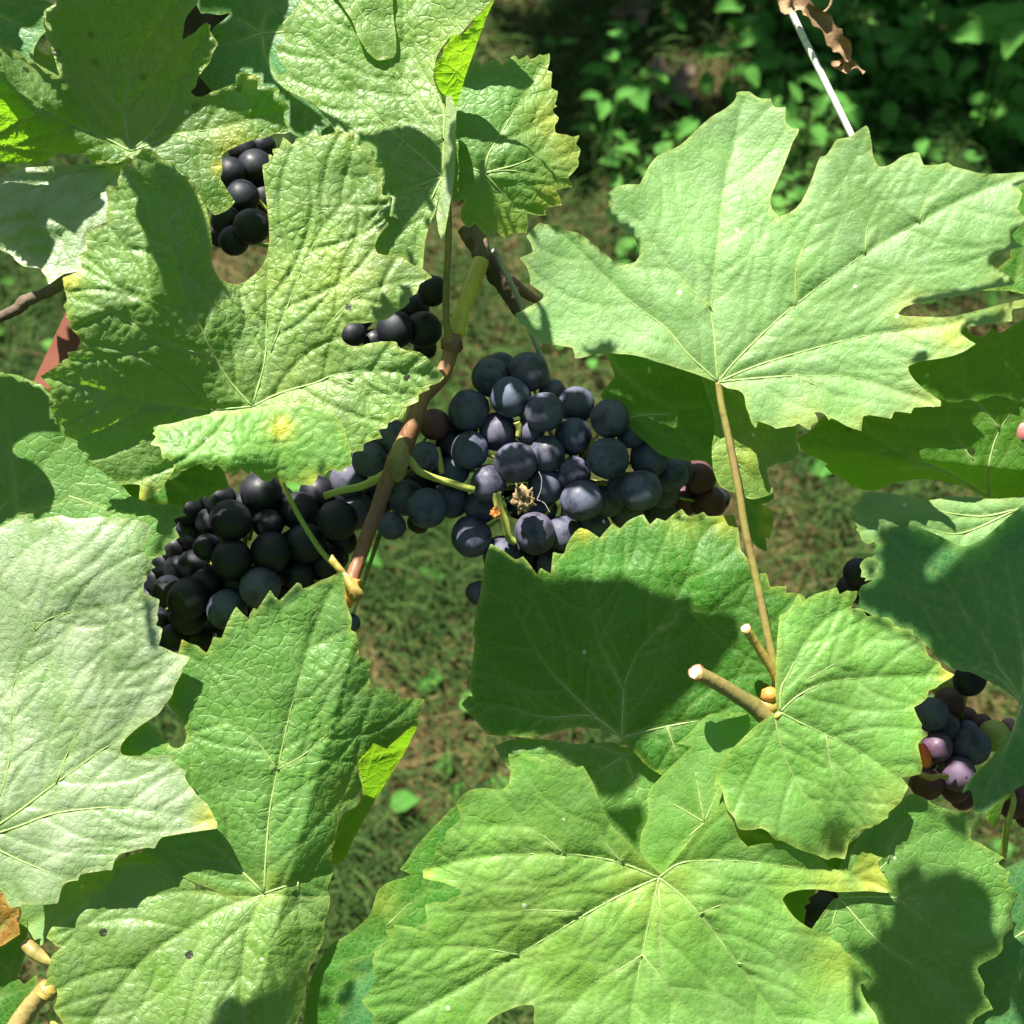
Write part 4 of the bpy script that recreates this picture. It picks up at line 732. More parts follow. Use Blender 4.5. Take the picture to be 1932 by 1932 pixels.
tube('cane', 'B 770,1210 800,1300 800,1380 790,1450', [-26, -22, -20, -19], [2.2, 2.4, 2.7, 2.6], M['bark'], shootT, sides=14, rough=0.2)
tube('cane', 'B 800,1400 765,1490 725,1600 690,1690 660,1800 655,1850', [-18, -14, -13, -15], [2.7, 2.9, 2.3, 3.0, 1.9], M['cane_gold'], shootT, sides=16, rough=0.06)
# cut stubs on the right shoot
def stub(spec, h, r, mat, bevel=0.93):
    q = pts(spec); hh = np.interp(np.linspace(0, 1, len(q)), np.linspace(0, 1, len(h)), h)
    path = smooth_line([P(x, y, z) for (x, y), z in zip(q, hh)], 8)
    rr = [a * MM for a in r]
    V, F = tube_geo(path, rr, 18, 0.04)
    o = mesh_obj('stub', V, F, M[mat], shootR, org=path[-1])
    t = (path[0] - path[1]).normalized(); nface = (t + (CAM - path[0]).normalized() * 1.1).normalized()
    u = nface.orthogonal().normalized(); v = nface.cross(u); c = path[0]
    Vr = []; Fr = []; k = 20; r0 = rr[0]
    for ri, off in ((1.08, -0.9), (1.12, 0.05), (0.95, 0.16), (0.86, 0.10)):
        for i in range(k):
            a = 2 * math.pi * i / k; w = 1 + 0.07 * math.sin(3 * a + 1) + 0.04 * math.sin(7 * a)
            Vr.append(c + (u * math.cos(a) + v * math.sin(a)) * r0 * ri * w + nface * off * r0)
    for j in range(3):
        for i in range(k): Fr.append((j * k + i, j * k + (i + 1) % k, (j + 1) * k + (i + 1) % k, (j + 1) * k + i))
    mesh_obj('cut_rim', Vr, Fr, M['cutrim'], o, org=c)
    Vp = [c + nface * 0.10 * r0 + (u * math.cos(a) + v * math.sin(a)) * r0 * .92 * (1 + 0.07 * math.sin(3 * a + 1)) for a in [2 * math.pi * i / k for i in range(k)]]
    Vp += [c + nface * 0.22 * r0 + (u * math.cos(a) + v * math.sin(a)) * r0 * .5 * (1 + 0.1 * math.sin(5 * a)) for a in [2 * math.pi * i / k for i in range(k)]] + [c + nface * 0.10 * r0]
    Fp = [(i, (i + 1) % k, k + (i + 1) % k, k + i) for i in range(k)] + [(k + i, k + (i + 1) % k, 2 * k) for i in range(k)]
    mesh_obj('cut_face', Vp, Fp, M['pith'], o, org=c)
    return o
s1 = stub('I 172,45 280,100 380,160 480,225 570,300', [17, 12, 8, 4], [2.2, 2.25, 2.35, 2.6, 3.2], 'cane_olive'); s1['label'] = 'thick cut stub with a pale round end'
s2 = stub('F 440,1592 490,1670 550,1760 600,1850 610,1900', [12, 8, 5, 2], [1.45, 1.3, 1.4, 1.3], 'cane_yel'); s2['label'] = 'thin yellow cut stub'
blob('bud', P(*o_('I', 565, 165), 6), 2.6 * MM, M['bud'], shootR, rough=0.35)
blob('bud', P(*o_('I', 565, 225), 5), 3.0 * MM, M['cane_yel'], shootR, (1.3, .9, .8), rough=0.1)
# left edge stalks
tube('cane', 'A -80,1720 0,1700 90,1660 130,1620 200,1590 260,1565 310,1530 345,1490', [-10, -10, -8, -6], [1.5, 1.7, 2.2, 1.6, 1.9, 1.6], M['bark'], shootL, sides=12, rough=0.15)
tube('cane', 'G 60,2090 90,1960 150,1860 215,1780 262,1738', [-6, -6, -5], [3.4, 3.3, 2.9, 3.3], M['cane_olive'], shootL, sides=16, rough=0.08)
tube('cane_end', 'G 240,1775 265,1735 285,1700', [-5, -5], [3.4, 3.1, 1.0], M['cane_yel'], shootL, sides=14, rough=0.1)
tube('petiole', 'G 130,1490 180,1540 240,1580 300,1600', [-9, -8, -8], [2.0, 2.3, 2.0, 1.6], M['petiole_red'], shootL, sides=12)
tube('petiole', 'G 250,1870 290,1930 340,2000', [-9, -9], [1.2, 1.2], M['petiole'], shootL)
# ------------------------------------------------------------------ dark old wood, wire, stake, dried tendril
w = thing('old_cane', 'dark weathered old vine wood behind the yellow cane', 'vine wood', P(960, 520, -30))
tube('bark', 'B 700,1230 760,1300 830,1400 900,1500 960,1600 1010,1690', [-32, -30, -34, -40], [2.0, 2.8, 3.3, 3.3, 2.6, 1.6], M['bark'], w, sides=14, rough=0.35)
tube('side_twig', 'B 960,1500 1020,1560 1110,1620', [-36, -34], [1.6, 1.9, 1.2], M['cane'], w, sides=10, rough=0.15)
tag(tube('wire', 'B 870,1345 900,1400 1000,1600 1060,1760 1130,1932 1200,2120', [-20, -30, -40], [1.0, 1.0], M['wire_grey']), 'thin grey wire running down behind the centre grapes', 'wire')
tag(tube('wire', 'C 620,-100 665,10 700,100 850,410 1010,735 1200,1150', [-60, -60], [1.25, 1.25], M['wire'], n=4), 'straight whitish trellis wire crossing the dark weeds at the top right', 'wire')
dt = thing('dried_tendril', 'shrivelled brown dead leaf curled round the end of the whitish wire', 'dead leaf', P(*o_('C', 680, 30), -56))
def ribbon(name, spec, h, wd, mat, parent, curl=1.0):
    q = pts(spec); hh = np.interp(np.linspace(0, 1, len(q)), np.linspace(0, 1, len(h)), h)
    path = smooth_line([P(x, y, z) for (x, y), z in zip(q, hh)], 6); n = len(path); V = []; F = []
    ww = np.interp(np.linspace(0, 1, n), np.linspace(0, 1, len(wd)), wd)
    for i, p in enumerate(path):
        t = (path[min(i + 1, n - 1)] - path[max(i - 1, 0)]).normalized(); a = t.cross(BACK).normalized(); b = t.cross(a)
        an = curl * math.sin(i * 0.5) + 0.6 * noise.noise(p * 90)
        for k in range(5):
            s = (k - 2) / 2; e = a * math.cos(an) + b * math.sin(an); f_n = b * math.cos(an) - a * math.sin(an)
            V.append(p + (e * s + f_n * (0.5 - s * s) * 0.7) * ww[i] * MM * (1 + 0.35 * noise.noise(p * 400 + Vector((k, 0, 0)))))
    for i in range(n - 1):
        for k in range(4): F.append((i * 5 + k, i * 5 + k + 1, i * 5 + k + 6, i * 5 + k + 5))
    return mesh_obj(name, V, F, mat, parent)
ribbon('curl', 'C 640,-20 670,40 750,35 800,75', [-54, -52], [2.5, 3.2, 2.8, 1.5], M['dry'], dt, 0.6)
ribbon('curl', 'C 760,40 830,100 900,190 960,250 985,330', [-50, -54, -56], [1.5, 3.0, 3.6, 2.8, 1.2], M['dry'], dt, 0.5)
ribbon('curl', 'C 985,320 920,350 960,370 1010,350 1070,395', [-56, -54], [1.2, 2.0, 1.8, 1.0], M['dry'], dt, 0.9)
tube('tendril', 'C 800,60 850,68 885,40 900,0 905,-60', [-52, -50], [0.6, 0.5, 0.5], M['dry'], dt)
# rust brown stake (square post), left
def prism(name, quad, h0, h1, mat, parent=None):
    q = np.array(pts(quad)); V = np.concatenate([Parr(q, np.full(len(q), h0)), Parr(q, np.full(len(q), h1))]); n = len(q)
    F = [tuple(range(n))[::-1], tuple(range(n, 2 * n))] + [(i, (i + 1) % n, n + (i + 1) % n, n + i) for i in range(n)]
    return mesh_obj(name, V, F, mat, parent, smooth=False)
st = prism('stake', 'A 360,1660 520,1660 400,1900 D 300,350 150,330', -38, -52, M['stake'])
tag(st, 'flat rust brown stake behind the left tip of the quilted leaf', 'stake')

# ------------------------------------------------------------------ grapes
import bmesh
def berry_mesh(name, seed, stretch):
    bm = bmesh.new(); bmesh.ops.create_icosphere(bm, subdivisions=4, radius=1); rn = Vector((seed * 3.7, 0, 0))
    for v in bm.verts:
        n = v.co.normalized(); k = 1 + 0.035 * noise.noise(n * 1.2 + rn) + 0.012 * noise.noise(n * 4 + rn)
        dent = 0.04 * math.exp(-((1 - n.z) / 0.003)) + 0.06 * math.exp(-((1 + n.z) / 0.04))
        v.co = Vector((n.x, n.y, n.z * stretch)) * (k - dent)
    
    me = bpy.data.meshes.new(name); bm.to_mesh(me); bm.free()
    me.polygons.foreach_set('use_smooth', [True] * len(me.polygons)); return me
BM = {}
def berry(k, mat):
    if (k, mat) not in BM:
        me = berry_mesh('grape', k, 1.0 + 0.02 * k); me.materials.append(M[mat]); BM[(k, mat)] = me
    return BM[(k, mat)]
def bunch(name, label, spec, top, drop, mats=None, filler=60, org=None, cap=None, fillmat='grape_shaded', depthmax=45, defmat='grape'):
    """spec: 'E x,y,r ...' front to back; top(x,y) gives the highest allowed centre height in mm"""
    L = []; k = 'A'
    for t in spec.split():
        if t in ORG: k = t; continue
        a = t.split(','); x, y = o_(k, float(a[0]), float(a[1])); r = (min(float(a[2]), 105) if float(a[2]) > 85 else float(a[2])) * 0.35155 * PX / MM * 1.045
        L.append((x, y, r, a[3] if len(a) > 3 else None))
    cx = sum(l[0] for l in L) / len(L); cy = sum(l[1] for l in L) / len(L)
    b = thing(name, label, 'grapes', P(*(org or (cx, cy)), top(cx, cy) - drop), None)
    placed = []
    rnd = random.Random(len(label))
    def put(x, y, r, mat):
        h = top(x, y) - r
        X, Y = x * PX / MM, y * PX / MM
        for (px, py, pr_, ph) in placed:
            d = math.hypot(px - X, py - Y); Rr = 0.93 * (r + pr_)
            if d < Rr: h = min(h, ph - math.sqrt(Rr * Rr - d * d) * 0.97)
        h = max(h, top(x, y) - depthmax)
        placed.append((X, Y, r, h)); f = (D0 - h * MM) / D0
        o = bpy.data.objects.new('grape', berry(rnd.randint(0, 4), mat)); o.scale = (r * MM * f,) * 3
        link(o, b, P(x, y, h))
        o.rotation_euler = (rnd.uniform(0, 6.3), rnd.uniform(0, 6.3), rnd.uniform(0, 6.3)); return o
    names = {'b': 'grape', 'd': 'grape_shaded', 'r': 'grape_red', 'p': 'grape_pink', 'l': 'grape_lilac', 'g': 'grape_green', None: defmat}
    for x, y, r, m in L:
        o = put(x, y, r, names[m])
        if m in ('r', 'p', 'l', 'g'): o['label'] = {'r': 'dull red ripening grape', 'p': 'pink grape', 'l': 'lilac pink grape in the sun', 'g': 'green unripe grape'}[m]
    base = list(L)
    for i in range(filler):
        x, y, r, m = base[rnd.randrange(len(base))]
        x += rnd.uniform(-14, 14); y += rnd.uniform(-14, 14); r2 = rnd.uniform(4.8, 5.8)
        if r < 6: r2 = rnd.uniform(0.8, 0.9) * r
        # only behind and within the outline of the listed berries
        if min(math.hypot(x - l[0], y - l[1]) * PX / MM + r2 - l[2] for l in L) > 0.6: continue
        h0 = min(p[3] for p in placed if math.hypot(p[0] - x * PX / MM, p[1] - y * PX / MM) < p[2] + r2)
        X, Y = x * PX / MM, y * PX / MM; h = 1e9
        for (px, py, pr_, ph) in placed:
            d = math.hypot(px - X, py - Y); Rr = 0.9 * (r2 + pr_)
            if d < Rr: h = min(h, ph - math.sqrt(Rr * Rr - d * d))
        if h < top(x, y) - depthmax - 8: continue
        placed.append((X, Y, r2, h)); f = (D0 - h * MM) / D0
        o = bpy.data.objects.new('grape', berry(rnd.randint(0, 4), fillmat)); o.scale = (r2 * MM * f,) * 3
        link(o, b, P(x, y, h)); o.rotation_euler = (rnd.uniform(0, 6.3), rnd.uniform(0, 6.3), 0)
    # pedicels towards the middle of the bunch
    V = []; F = []
    ax = P(cx, cy, top(cx, cy) - depthmax * 0.6)
    for (X, Y, r, h) in placed[:len(L)]:
        p = P(X * MM / PX, Y * MM / PX, h); d = (ax - p).normalized(); 
        a = tube_geo([p + d * r * MM * 0.9, p + d * r * MM * 1.5, p + (ax - p) * 0.6 + d * 0.002], [0.7 * MM, 0.5 * MM, 0.8 * MM], 6)
        F += [tuple(i + len(V) for i in f) for f in a[1]]; V += a[0]
    mesh_obj('stalks', V, F, M['petiole'], b)
    return b
def dome(cx, cy, rx, ry, hi, fall):
    return lambda x, y: hi - fall * (((x - cx) / rx) ** 2 + ((y - cy) / ry) ** 2)
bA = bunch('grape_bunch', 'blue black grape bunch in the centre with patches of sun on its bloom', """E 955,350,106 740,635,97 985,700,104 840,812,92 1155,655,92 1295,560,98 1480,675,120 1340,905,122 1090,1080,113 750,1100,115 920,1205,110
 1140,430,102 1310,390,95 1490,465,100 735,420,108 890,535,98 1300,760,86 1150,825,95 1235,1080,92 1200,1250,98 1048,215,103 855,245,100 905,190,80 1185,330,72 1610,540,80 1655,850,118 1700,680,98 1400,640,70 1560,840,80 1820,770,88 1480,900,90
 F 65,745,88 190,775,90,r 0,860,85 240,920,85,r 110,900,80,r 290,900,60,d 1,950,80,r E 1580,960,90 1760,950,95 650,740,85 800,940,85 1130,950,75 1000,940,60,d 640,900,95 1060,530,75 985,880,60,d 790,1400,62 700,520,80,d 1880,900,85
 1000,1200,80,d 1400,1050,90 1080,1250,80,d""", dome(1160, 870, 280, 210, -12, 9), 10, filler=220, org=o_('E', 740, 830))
tube('peduncle', 'E 375,660 420,690 465,745 540,780 620,805 700,830 760,845', [-7, -9, -13, -17], [1.5, 1.3, 1.15, 1.2, 1.2], M['petiole'], bA, org=None)
tube('rachis', 'E 880,860 900,950 930,1020 950,1100 985,1130', [-22, -24, -26], [1.7, 1.4, 1.2], M['petiole'], bA)
tube('rachis', 'E 560,620 575,680 590,760', [-26, -26], [1.2, 1.0], M['petiole'], bA)
tube('rachis', 'E 990,480 1005,520 1000,560', [-24, -26], [1.3, 1.0], M['petiole'], bA)
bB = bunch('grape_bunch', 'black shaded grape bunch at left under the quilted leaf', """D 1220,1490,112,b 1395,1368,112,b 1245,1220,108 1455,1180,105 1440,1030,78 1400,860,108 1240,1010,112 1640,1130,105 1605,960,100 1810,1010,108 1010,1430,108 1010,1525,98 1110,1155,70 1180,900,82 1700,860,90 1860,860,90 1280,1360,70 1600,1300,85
 900,1390,80 930,1640,75 1050,1640,85 1760,1230,90 1500,1290,70 1120,1350,90 1120,1020,70 1040,1250,80 950,1270,70 1800,1360,80 1250,1650,90 1350,1560,80 870,1560,60 1010,960,75 1030,1080,85 945,1160,80 890,1240,80 850,1330,80 820,1430,80 840,1520,85 880,1610,80 1080,880,80 1160,1700,85 930,1050,70 1330,930,85 1500,920,85 1420,1270,90 1180,1600,90 980,1360,85 1520,1400,90 1600,1200,90 1700,1350,80 1650,1000,85 E 60,1120,70 120,930,80 10,1210,75 -30,1100,85 60,1000,80""", dome(500, 1040, 250, 220, -19, 8), 10, filler=240, defmat='grape_shaded', org=o_('E', 60, 850))
tube('peduncle', 'E 330,730 250,785 150,830 50,850 -40,880', [-8, -12, -16], [1.5, 1.3, 1.2], M['petiole'], bB)
bC = bunch('grape_bunch', 'shaded grapes hanging behind the red brown cane', """E 510,945,112 400,890,95 550,495,80,r 500,670,78 320,1040,72 640,600,80,d 200,680,92 330,570,92 90,790,95 130,960,90 470,830,85,d 600,760,70,d 230,560,80 380,760,80,d 100,1560,48 470,1010,60,d 240,900,90,d 60,660,80""", dome(790, 900, 200, 200, -22, 6), 10, filler=40)
bD = bunch('grape_bunch', 'black grapes seen through the keyhole gap and the side notch of the quilted leaf', """B 540,1560,78 340,1770,95 110,1790,68 490,1770,95 230,1830,62 440,1660,78 A 1350,1215,92 1255,1290,78 1215,1190,78 1300,1060,90 1240,930,82 1370,900,95 1420,1060,82 1300,800,75 1400,790,70 1180,1270,55 B 150,1700,70 500,1870,60""", dome(600, 500, 400, 400, -24, 4), 10, filler=40, defmat='grape_shaded')
bE = bunch('grape_bunch', 'ripening bunch of mixed lilac, black and green grapes near the right edge', """I 1465,445,78,l 1578,590,92,l 1650,440,98 1410,640,86,r 1430,270,88 1500,340,80 1620,370,66 1770,385,82,g 1560,670,72,r 1600,720,62,r 1530,510,66,r 1345,640,32,r 1640,85,82,d 1530,210,80,r 1500,110,70,g 1700,330,60,r 1480,560,60,r 1620,290,60,r 1850,330,40,p""", dome(1790, 1420, 200, 200, -20, 5), 8, filler=14)
bract('split_skin', 'I 1368,430 1400,425 1430,470 1438,520 1415,560 1385,550 1375,490', M['fruit_red'], -15, bE)
tube('pedicel', 'I 1375,590 1430,610 1480,600 1520,610', [-16, -17], [0.9, 1.2, 0.8, 1.1], M['cane_yel'], bE)
bF = bunch('grape_bunch', 'pink and orange grapes cut off by the right edge of the picture', "F 1935,540,78,p 1965,640,70,p 2030,560,80,p", dome(1930, 830, 200, 200, 4, 3), 5, filler=3, fillmat='grape_red')
bG = bunch('grape_bunch', 'black grapes in the narrow gap right of the bottom leaf', "I 850,1330,95 780,1400,70 880,1260,60 I 860,1440,60", dome(1560, 1720, 100, 100, -14, 3), 5, filler=6, defmat='grape_shaded')
bH = bunch('grape_bunch', 'dark grapes low at the right edge behind the thin petiole', "I 1930,740,80,r 1870,760,70,r 1990,700,80,d 1950,820,60,r", dome(1930, 1510, 100, 100, -30, 3), 5, filler=6, defmat='grape_shaded')
bI = bunch('grape_bunch', 'few black grapes between the small stub leaf and the shaded right leaf', "F 1040,1290,75 1000,1380,75 1090,1400,80 1150,1470,80", dome(1590, 1110, 100, 100, -22, 3), 5, filler=6, defmat='grape_shaded')
# dried berry with its rags, and the tiny orange one, in the centre bunch
db = thing('dried_berry', 'shrivelled tan berry with ragged tips in the middle of the centre bunch', 'dried berry', P(*o_('E', 1025, 895), -14))
blob('husk', P(*o_('E', 1025, 895), -13), 3.3 * MM, M['dryberry'], db, (1.0, 1.05, 0.9), rough=0.55, sub=4)
for i, (a, l) in enumerate([(115, 92), (50, 80), (205, 66), (335, 82), (255, 90), (300, 70)]):
    x, y = 1025 + l * math.cos(R(a)), 895 - l * math.sin(R(a)); xm, ym = 1025 + l * .5 * math.cos(R(a)), 895 - l * .5 * math.sin(R(a))
    tube('rag', 'E %f,%f %f,%f %f,%f' % (xm, ym, (xm + x) / 2, (ym + y) / 2 + 4, x, y), [-11, -12, -13], [0.9, 0.6, 0.2], M['dryberry'], db, n=4, sides=6, rough=0.5)
tube('thread', 'E 1100,900 1120,850 1125,790 1110,750', [-10, -9], [0.14, 0.12], M['wire_grey'], db)
tube('thread', 'E 1100,900 1140,920 1170,970', [-11, -12], [0.14, 0.12], M['wire_grey'], db)
ob = blob('withered_berry', P(*o_('E', 880, 972), -17), 1.9 * MM, M['bud'], None, rough=0.4, sub=3)
tag(ob, 'tiny withered orange berry left of the shrivelled tan one', 'dried berry')
# ------------------------------------------------------------------ added sheets beyond the top of the frame, shaped to throw the shadows
shootShadow = thing('grapevine_shoot', 'unseen shoot added beyond the upper edge, its leaf sheets shaped to throw shadows', 'grapevine', P(900, -900, 120))
def to_plan(w):
    v = w - CAM; d = -v.dot(BACK); f = d / D0 * PX
    return 966 + v.dot(RIGHT) / f, 966 - v.dot(UP) / f, (D0 - d) / MM
from mathutils.bvhtree import BVHTree
bpy.context.view_layer.update()
_V = []; _F = []
for o in list(S.objects):
    if o.type != 'MESH' or o.name.startswith(('vein', 'petiole', 'rag', 'thread', 'stalks')): continue
    me = o.data; n_ = len(me.vertices); co = np.empty(n_ * 3); me.vertices.foreach_get('co', co); co = co.reshape(-1, 3)
    mw = np.array(o.matrix_world); co = co @ mw[:3, :3].T + mw[:3, 3]
    base = len(_V); _V.extend(map(tuple, co.tolist()))
    if o.data.name.startswith('grape'): fs = [tuple(p.vertices) for p in me.polygons]
    else: fs = [tuple(p.vertices) for p in me.polygons]
    _F.extend([tuple(i + base for i in f) for f in fs])
BVH = BVHTree.FromPolygons(_V, _F)
del _V, _F
def shadow_sheet(spec, h, tol=14):
    """a leaf beyond the frame, at the place on the sun's ray from which it shades the given patch"""
    p = resample(pts(spec), 8)
    m0, m1 = p.min(0), p.max(0)
    X, Y = np.meshgrid(np.arange(m0[0], m1[0], 10), np.arange(m0[1], m1[1], 10)); G = np.stack([X.ravel(), Y.ravel()], 1); G = G[inside(p, G)]
    if len(G): bd, _ = segdist(G, p, np.roll(p, -1, 0)); G = G[bd > 5]
    r = delaunay_2d_cdt([Vector(q) for q in p] + [Vector(q) for q in G], [], [list(range(len(p)))], 1, 1e-4)
    W = []; blocked = []; hs = []
    for v in r[0]:
        w0 = P(v.x, v.y, h); w = w0; d = (w0 - CAM).normalized()
        hit = BVH.ray_cast(CAM, d)
        if hit[0] is not None:
            z = to_plan(hit[0])[2]
            if abs(z - h) < tol: w = hit[0]
        W.append(w)
        b = BVH.ray_cast(w + SUN * 0.0015 + BACK * 0.001, SUN); blocked.append(b[0] is not None)
    H = 20
    while H < 330:
        # height of a level sheet whose every point leaves the frame
        ok = True
        for w in W[::7]:
            t = (H * MM - to_plan(w)[2] * MM) / SI.z; x, y, z = to_plan(w + SUN * t)
            if not (y < -50 or x < -50 or x > 1982): ok = False; break
        if ok: break
        H += 8
    V = [w + SUN * ((H * MM - to_plan(w)[2] * MM) / SI.z) for w in W]
    F = [list(f) for f in r[2] if sum(blocked[i] for i in f) < 3 and max((W[f[0]] - W[f[1]]).length, (W[f[1]] - W[f[2]]).length, (W[f[2]] - W[f[0]]).length) < (0.0055 if tol < 20 else 0.009)]
    if not F: return
    o = mesh_obj('leaf', V, F, M['green'], shootShadow, attrs={k: [v_] * len(V) for k, v_ in (('vein', 0), ('cell', 1), ('yel', 0), ('edge', 0))})  # unseen sheet added for its shadow outline, in leaf material
    cc = V[F[len(F) // 2][0]]
    Vt, Ft = tube_geo([cc, cc + SUN * 0.03, cc + SUN * 0.07], [1 * MM, 1.2 * MM], 6)
    mesh_obj('petiole', Vt, Ft, M['petiole'], o, org=cc)  # stalk for the added sheet, laid along the sun's ray
    return o
shadow_sheet("""A 830,860 940,900 1010,960 1060,1060 1110,1180 1135,1300 1150,1440 1215,1530 1190,1610 1130,1680 1090,1770 1040,1800 980,1740 930,1650 880,1560 860,1450 800,1350 780,1250 720,1150 740,1050 780,950""", 21)
shadow_sheet("""D -300,150 -60,180 240,270 340,420 360,545 240,535 170,545 115,575 70,610 68,645 100,670 170,690 230,740 270,800 300,870 275,950 250,1010 150,1050 0,1080 -300,1100""", -3)
shadow_sheet("""E 780,1080 900,1140 985,1200 1060,1260 1150,1330 1300,1310 1450,1330 1560,1300 1700,1380 1850,1420 1932,1410 F 150,1490 280,1480 400,1530 430,1600 390,1680 330,1740 I 300,10 270,45 210,90 140,150 70,220 0,290 H 1760,330 1690,390 1640,440 1590,480 1540,420 1400,440 1100,440 800,430 650,300 640,100 E 680,1850 700,1500 740,1250""", -1)
shadow_sheet("""I 955,1512 1022,1485 1030,1508 1100,1490 1140,1455 1150,1430 1160,1405 1108,1225 1130,1225 1180,1405 1215,1380 1225,1290 1240,1130 1290,1100 1330,1060 1362,1055 1388,1100 1385,1142 1430,1120 1480,1110 1540,1100 1585,1093 1600,1130 1650,1130 1690,1160 1740,1210 1765,1260 1775,1300 1770,1360 1765,1420 1800,1470 1840,1520 1900,1500 2100,1450
 2100,2150 1950,2000 1900,1900 1850,1790 1790,1700 1720,1620 1680,1635 1705,1690 1722,1722 1712,1765 1740,1800 1768,1855 1735,1862 1700,1885 1665,1905 1640,2100 1100,2100 1000,1900 1000,1650""", -6)
shadow_sheet("""I 1340,680 1370,720 1390,780 1440,810 1480,800 1540,900 1590,920 1640,945 1700,900 1700,760 1500,700""", -6)
shadow_sheet("""F 1150,1035 1330,1042 1380,1050 1430,1072 1480,1095 1530,1120 1560,1140 1500,1165 1440,1220 1405,1270 1400,1320 1440,1325 1510,1280 1570,1220 1620,1155 1700,1120 1760,1070 1840,1000 1900,950 2200,840 2300,1900 I 2200,700 1900,700 1650,830 1560,750 1640,600 1800,300 1700,130 1500,-10 F 1300,1640 1230,1610 1000,1510 1020,1300 1130,1190 1130,1140""", 3)
shadow_sheet("""E 1380,40 1500,40 1700,60 1932,80 F 80,200 160,300 180,380 230,450 270,540 280,600 260,700 300,800 370,900 300,960 180,900 0,800 E 1850,720 1600,650 1440,420""", -17)
shadow_sheet("""A 200,-200 1500,-200 1560,40 1500,130 1440,300 1460,420 1560,500 1700,600 1850,720 1932,800 1900,860 1700,760 1540,690 1400,640 1250,600 1120,560 1000,640 900,760 820,800 700,810 640,740 560,760 420,700 330,700 260,640 180,520 240,440 200,380 120,320 60,420 0,330 -100,250 0,200 200,300 240,150 250,0""", -3)
shadow_sheet("""A -250,-250 200,-200 300,60 235,80 180,150 110,150 100,190 130,230 100,280 0,230 -200,200""", -6)
shadow_sheet("""F 700,480 1000,300 1400,120 1560,60 2100,-200 2200,200 2000,330 1930,360 1860,450 1780,480 1700,420 1660,470 1640,560 1500,600 1450,640 1350,610 1280,600 1250,650 1290,700 1200,700 1150,750 1120,790 1040,770 1000,790 900,720 780,680""", -4)
shadow_sheet("""A -100,930 200,880 500,860 640,900 600,1040 540,1130 460,1180 400,1260 330,1210 260,1170 250,1240 300,1300 260,1400 200,1480 100,1450 -200,1400""", -8)
shadow_sheet("""G 1130,1932 1160,1830 1210,1790 1245,1775 1265,1800 1290,1795 1310,1818 1350,1790 1380,1760 1440,1740 1500,1700 1520,1725 1550,1700 1570,1640 1640,1580 1700,1540 1760,1480 1800,1500 1780,1700 1750,2100 1050,2100""", 6)
shadow_sheet("""H 1280,400 1480,395 1540,420 1560,470 1590,510 1640,505 1720,490 1700,560 1650,610 1640,650 1600,670 1560,720 1480,725 1440,720 1380,620 1200,500""", -7)
shadow_sheet("""H 1445,760 1500,770 1580,755 1680,760 1720,800 1690,880 1650,960 1620,980 1560,900 1480,830""", -7)
shadow_sheet("""I 880,820 960,900 1000,1000 900,1100 700,1050 420,980 350,900 380,850 500,860 600,930 700,980 800,1010 860,1050""", 0)
shadow_sheet("""B -140,520 -60,590 40,640 180,730 300,690 420,670 520,730 592,800 590,940 520,1060 440,1160 370,1260 300,1345 262,1330 262,1270 320,1170 340,1055 278,1030 275,890 238,900 240,790 190,760 120,765 40,700 -60,680""", 8)
# over the centre grapes
shadow_sheet("""E 560,60 760,80 1000,60 1300,160 1560,330 1700,480 1900,640 F 60,640 340,840 300,1000 E 1932,1020 1700,1000 1480,960 1330,830 1240,850 1205,800 1215,700 1240,690 1190,600 1120,590 1080,570 1130,500 1100,450 1050,420 985,330 935,245 880,270 850,330 845,420 800,470 700,520 600,520 560,440 500,300""", -22, 45)
shadow_sheet("""E 860,640 900,600 950,570 1000,600 1060,640 1075,720 1090,760 1060,790 1100,900 1180,900 1250,980 1200,1010 1120,985 1000,985 900,1000 840,1100 600,1130 560,1000 600,900 720,870 900,820 930,740 880,700""", -26, 45)
shadow_sheet("""D 1000,850 1400,900 1900,900 E 150,850 330,900 600,900 640,1000 500,1120 300,1120 170,1170 60,1300 D 1700,1350 1500,1480 1400,1480 1300,1400 1180,1390 1130,1440 1060,1560 1100,1650 1000,1720 800,1700 750,1300 900,1000""", -32, 50)
tube('cane', 'O -1200,-3800 0,-3600 900,-3500 1900,-3550 3000,-3750', [150, 130, 140], [3, 3, 2.5], M['cane'], shootShadow, sides=10)  # unseen cane added to carry the shadow sheets
# neighbouring rows of vines beyond the frame: they shade the grass and close off the low sky
def vine_row(name, label, x0, x1, y0, y1, z0, z1, count, seed, gap=None):
    rr = random.Random(seed); V = []; F = []
    for i in range(count):
        x = rr.uniform(x0, x1); y = rr.uniform(y0, y1); z = z0 + (z1 - z0) * rr.random() ** 0.9
        if gap and gap(x, y, z): continue
        z *= 1 + 0.06 * noise.noise(Vector((x * 2, y * 2, seed)))
        nrm = Vector((rr.gauss(0, .6), rr.gauss(-.2, .6), 1)).normalized(); u = nrm.orthogonal().normalized(); v = nrm.cross(u); a0 = rr.uniform(0, 6.28); R0 = rr.uniform(0.05, 0.085); i0 = len(V)
        c = Vector((x, y, z)); V.append(c - nrm * 0.01)
        for j in range(10):
            a = a0 + j * 0.6283; q = R0 * ((1.0 if j % 2 == 0 else 0.68) if j else 0.35); V.append(c + (u * math.cos(a) + v * math.sin(a)) * q)
        F += [(i0, i0 + 1 + j, i0 + 1 + (j + 1) % 10) for j in range(10)]
    o = mesh_obj(name, V, F, M['deep'], None, org=(0, 0, 0), attrs={k: [v_] * len(V) for k, v_ in (('vein', 0), ('cell', 1), ('yel', 0), ('edge', 0))}); o['kind'] = 'stuff'
    return tag(o, label, 'foliage')
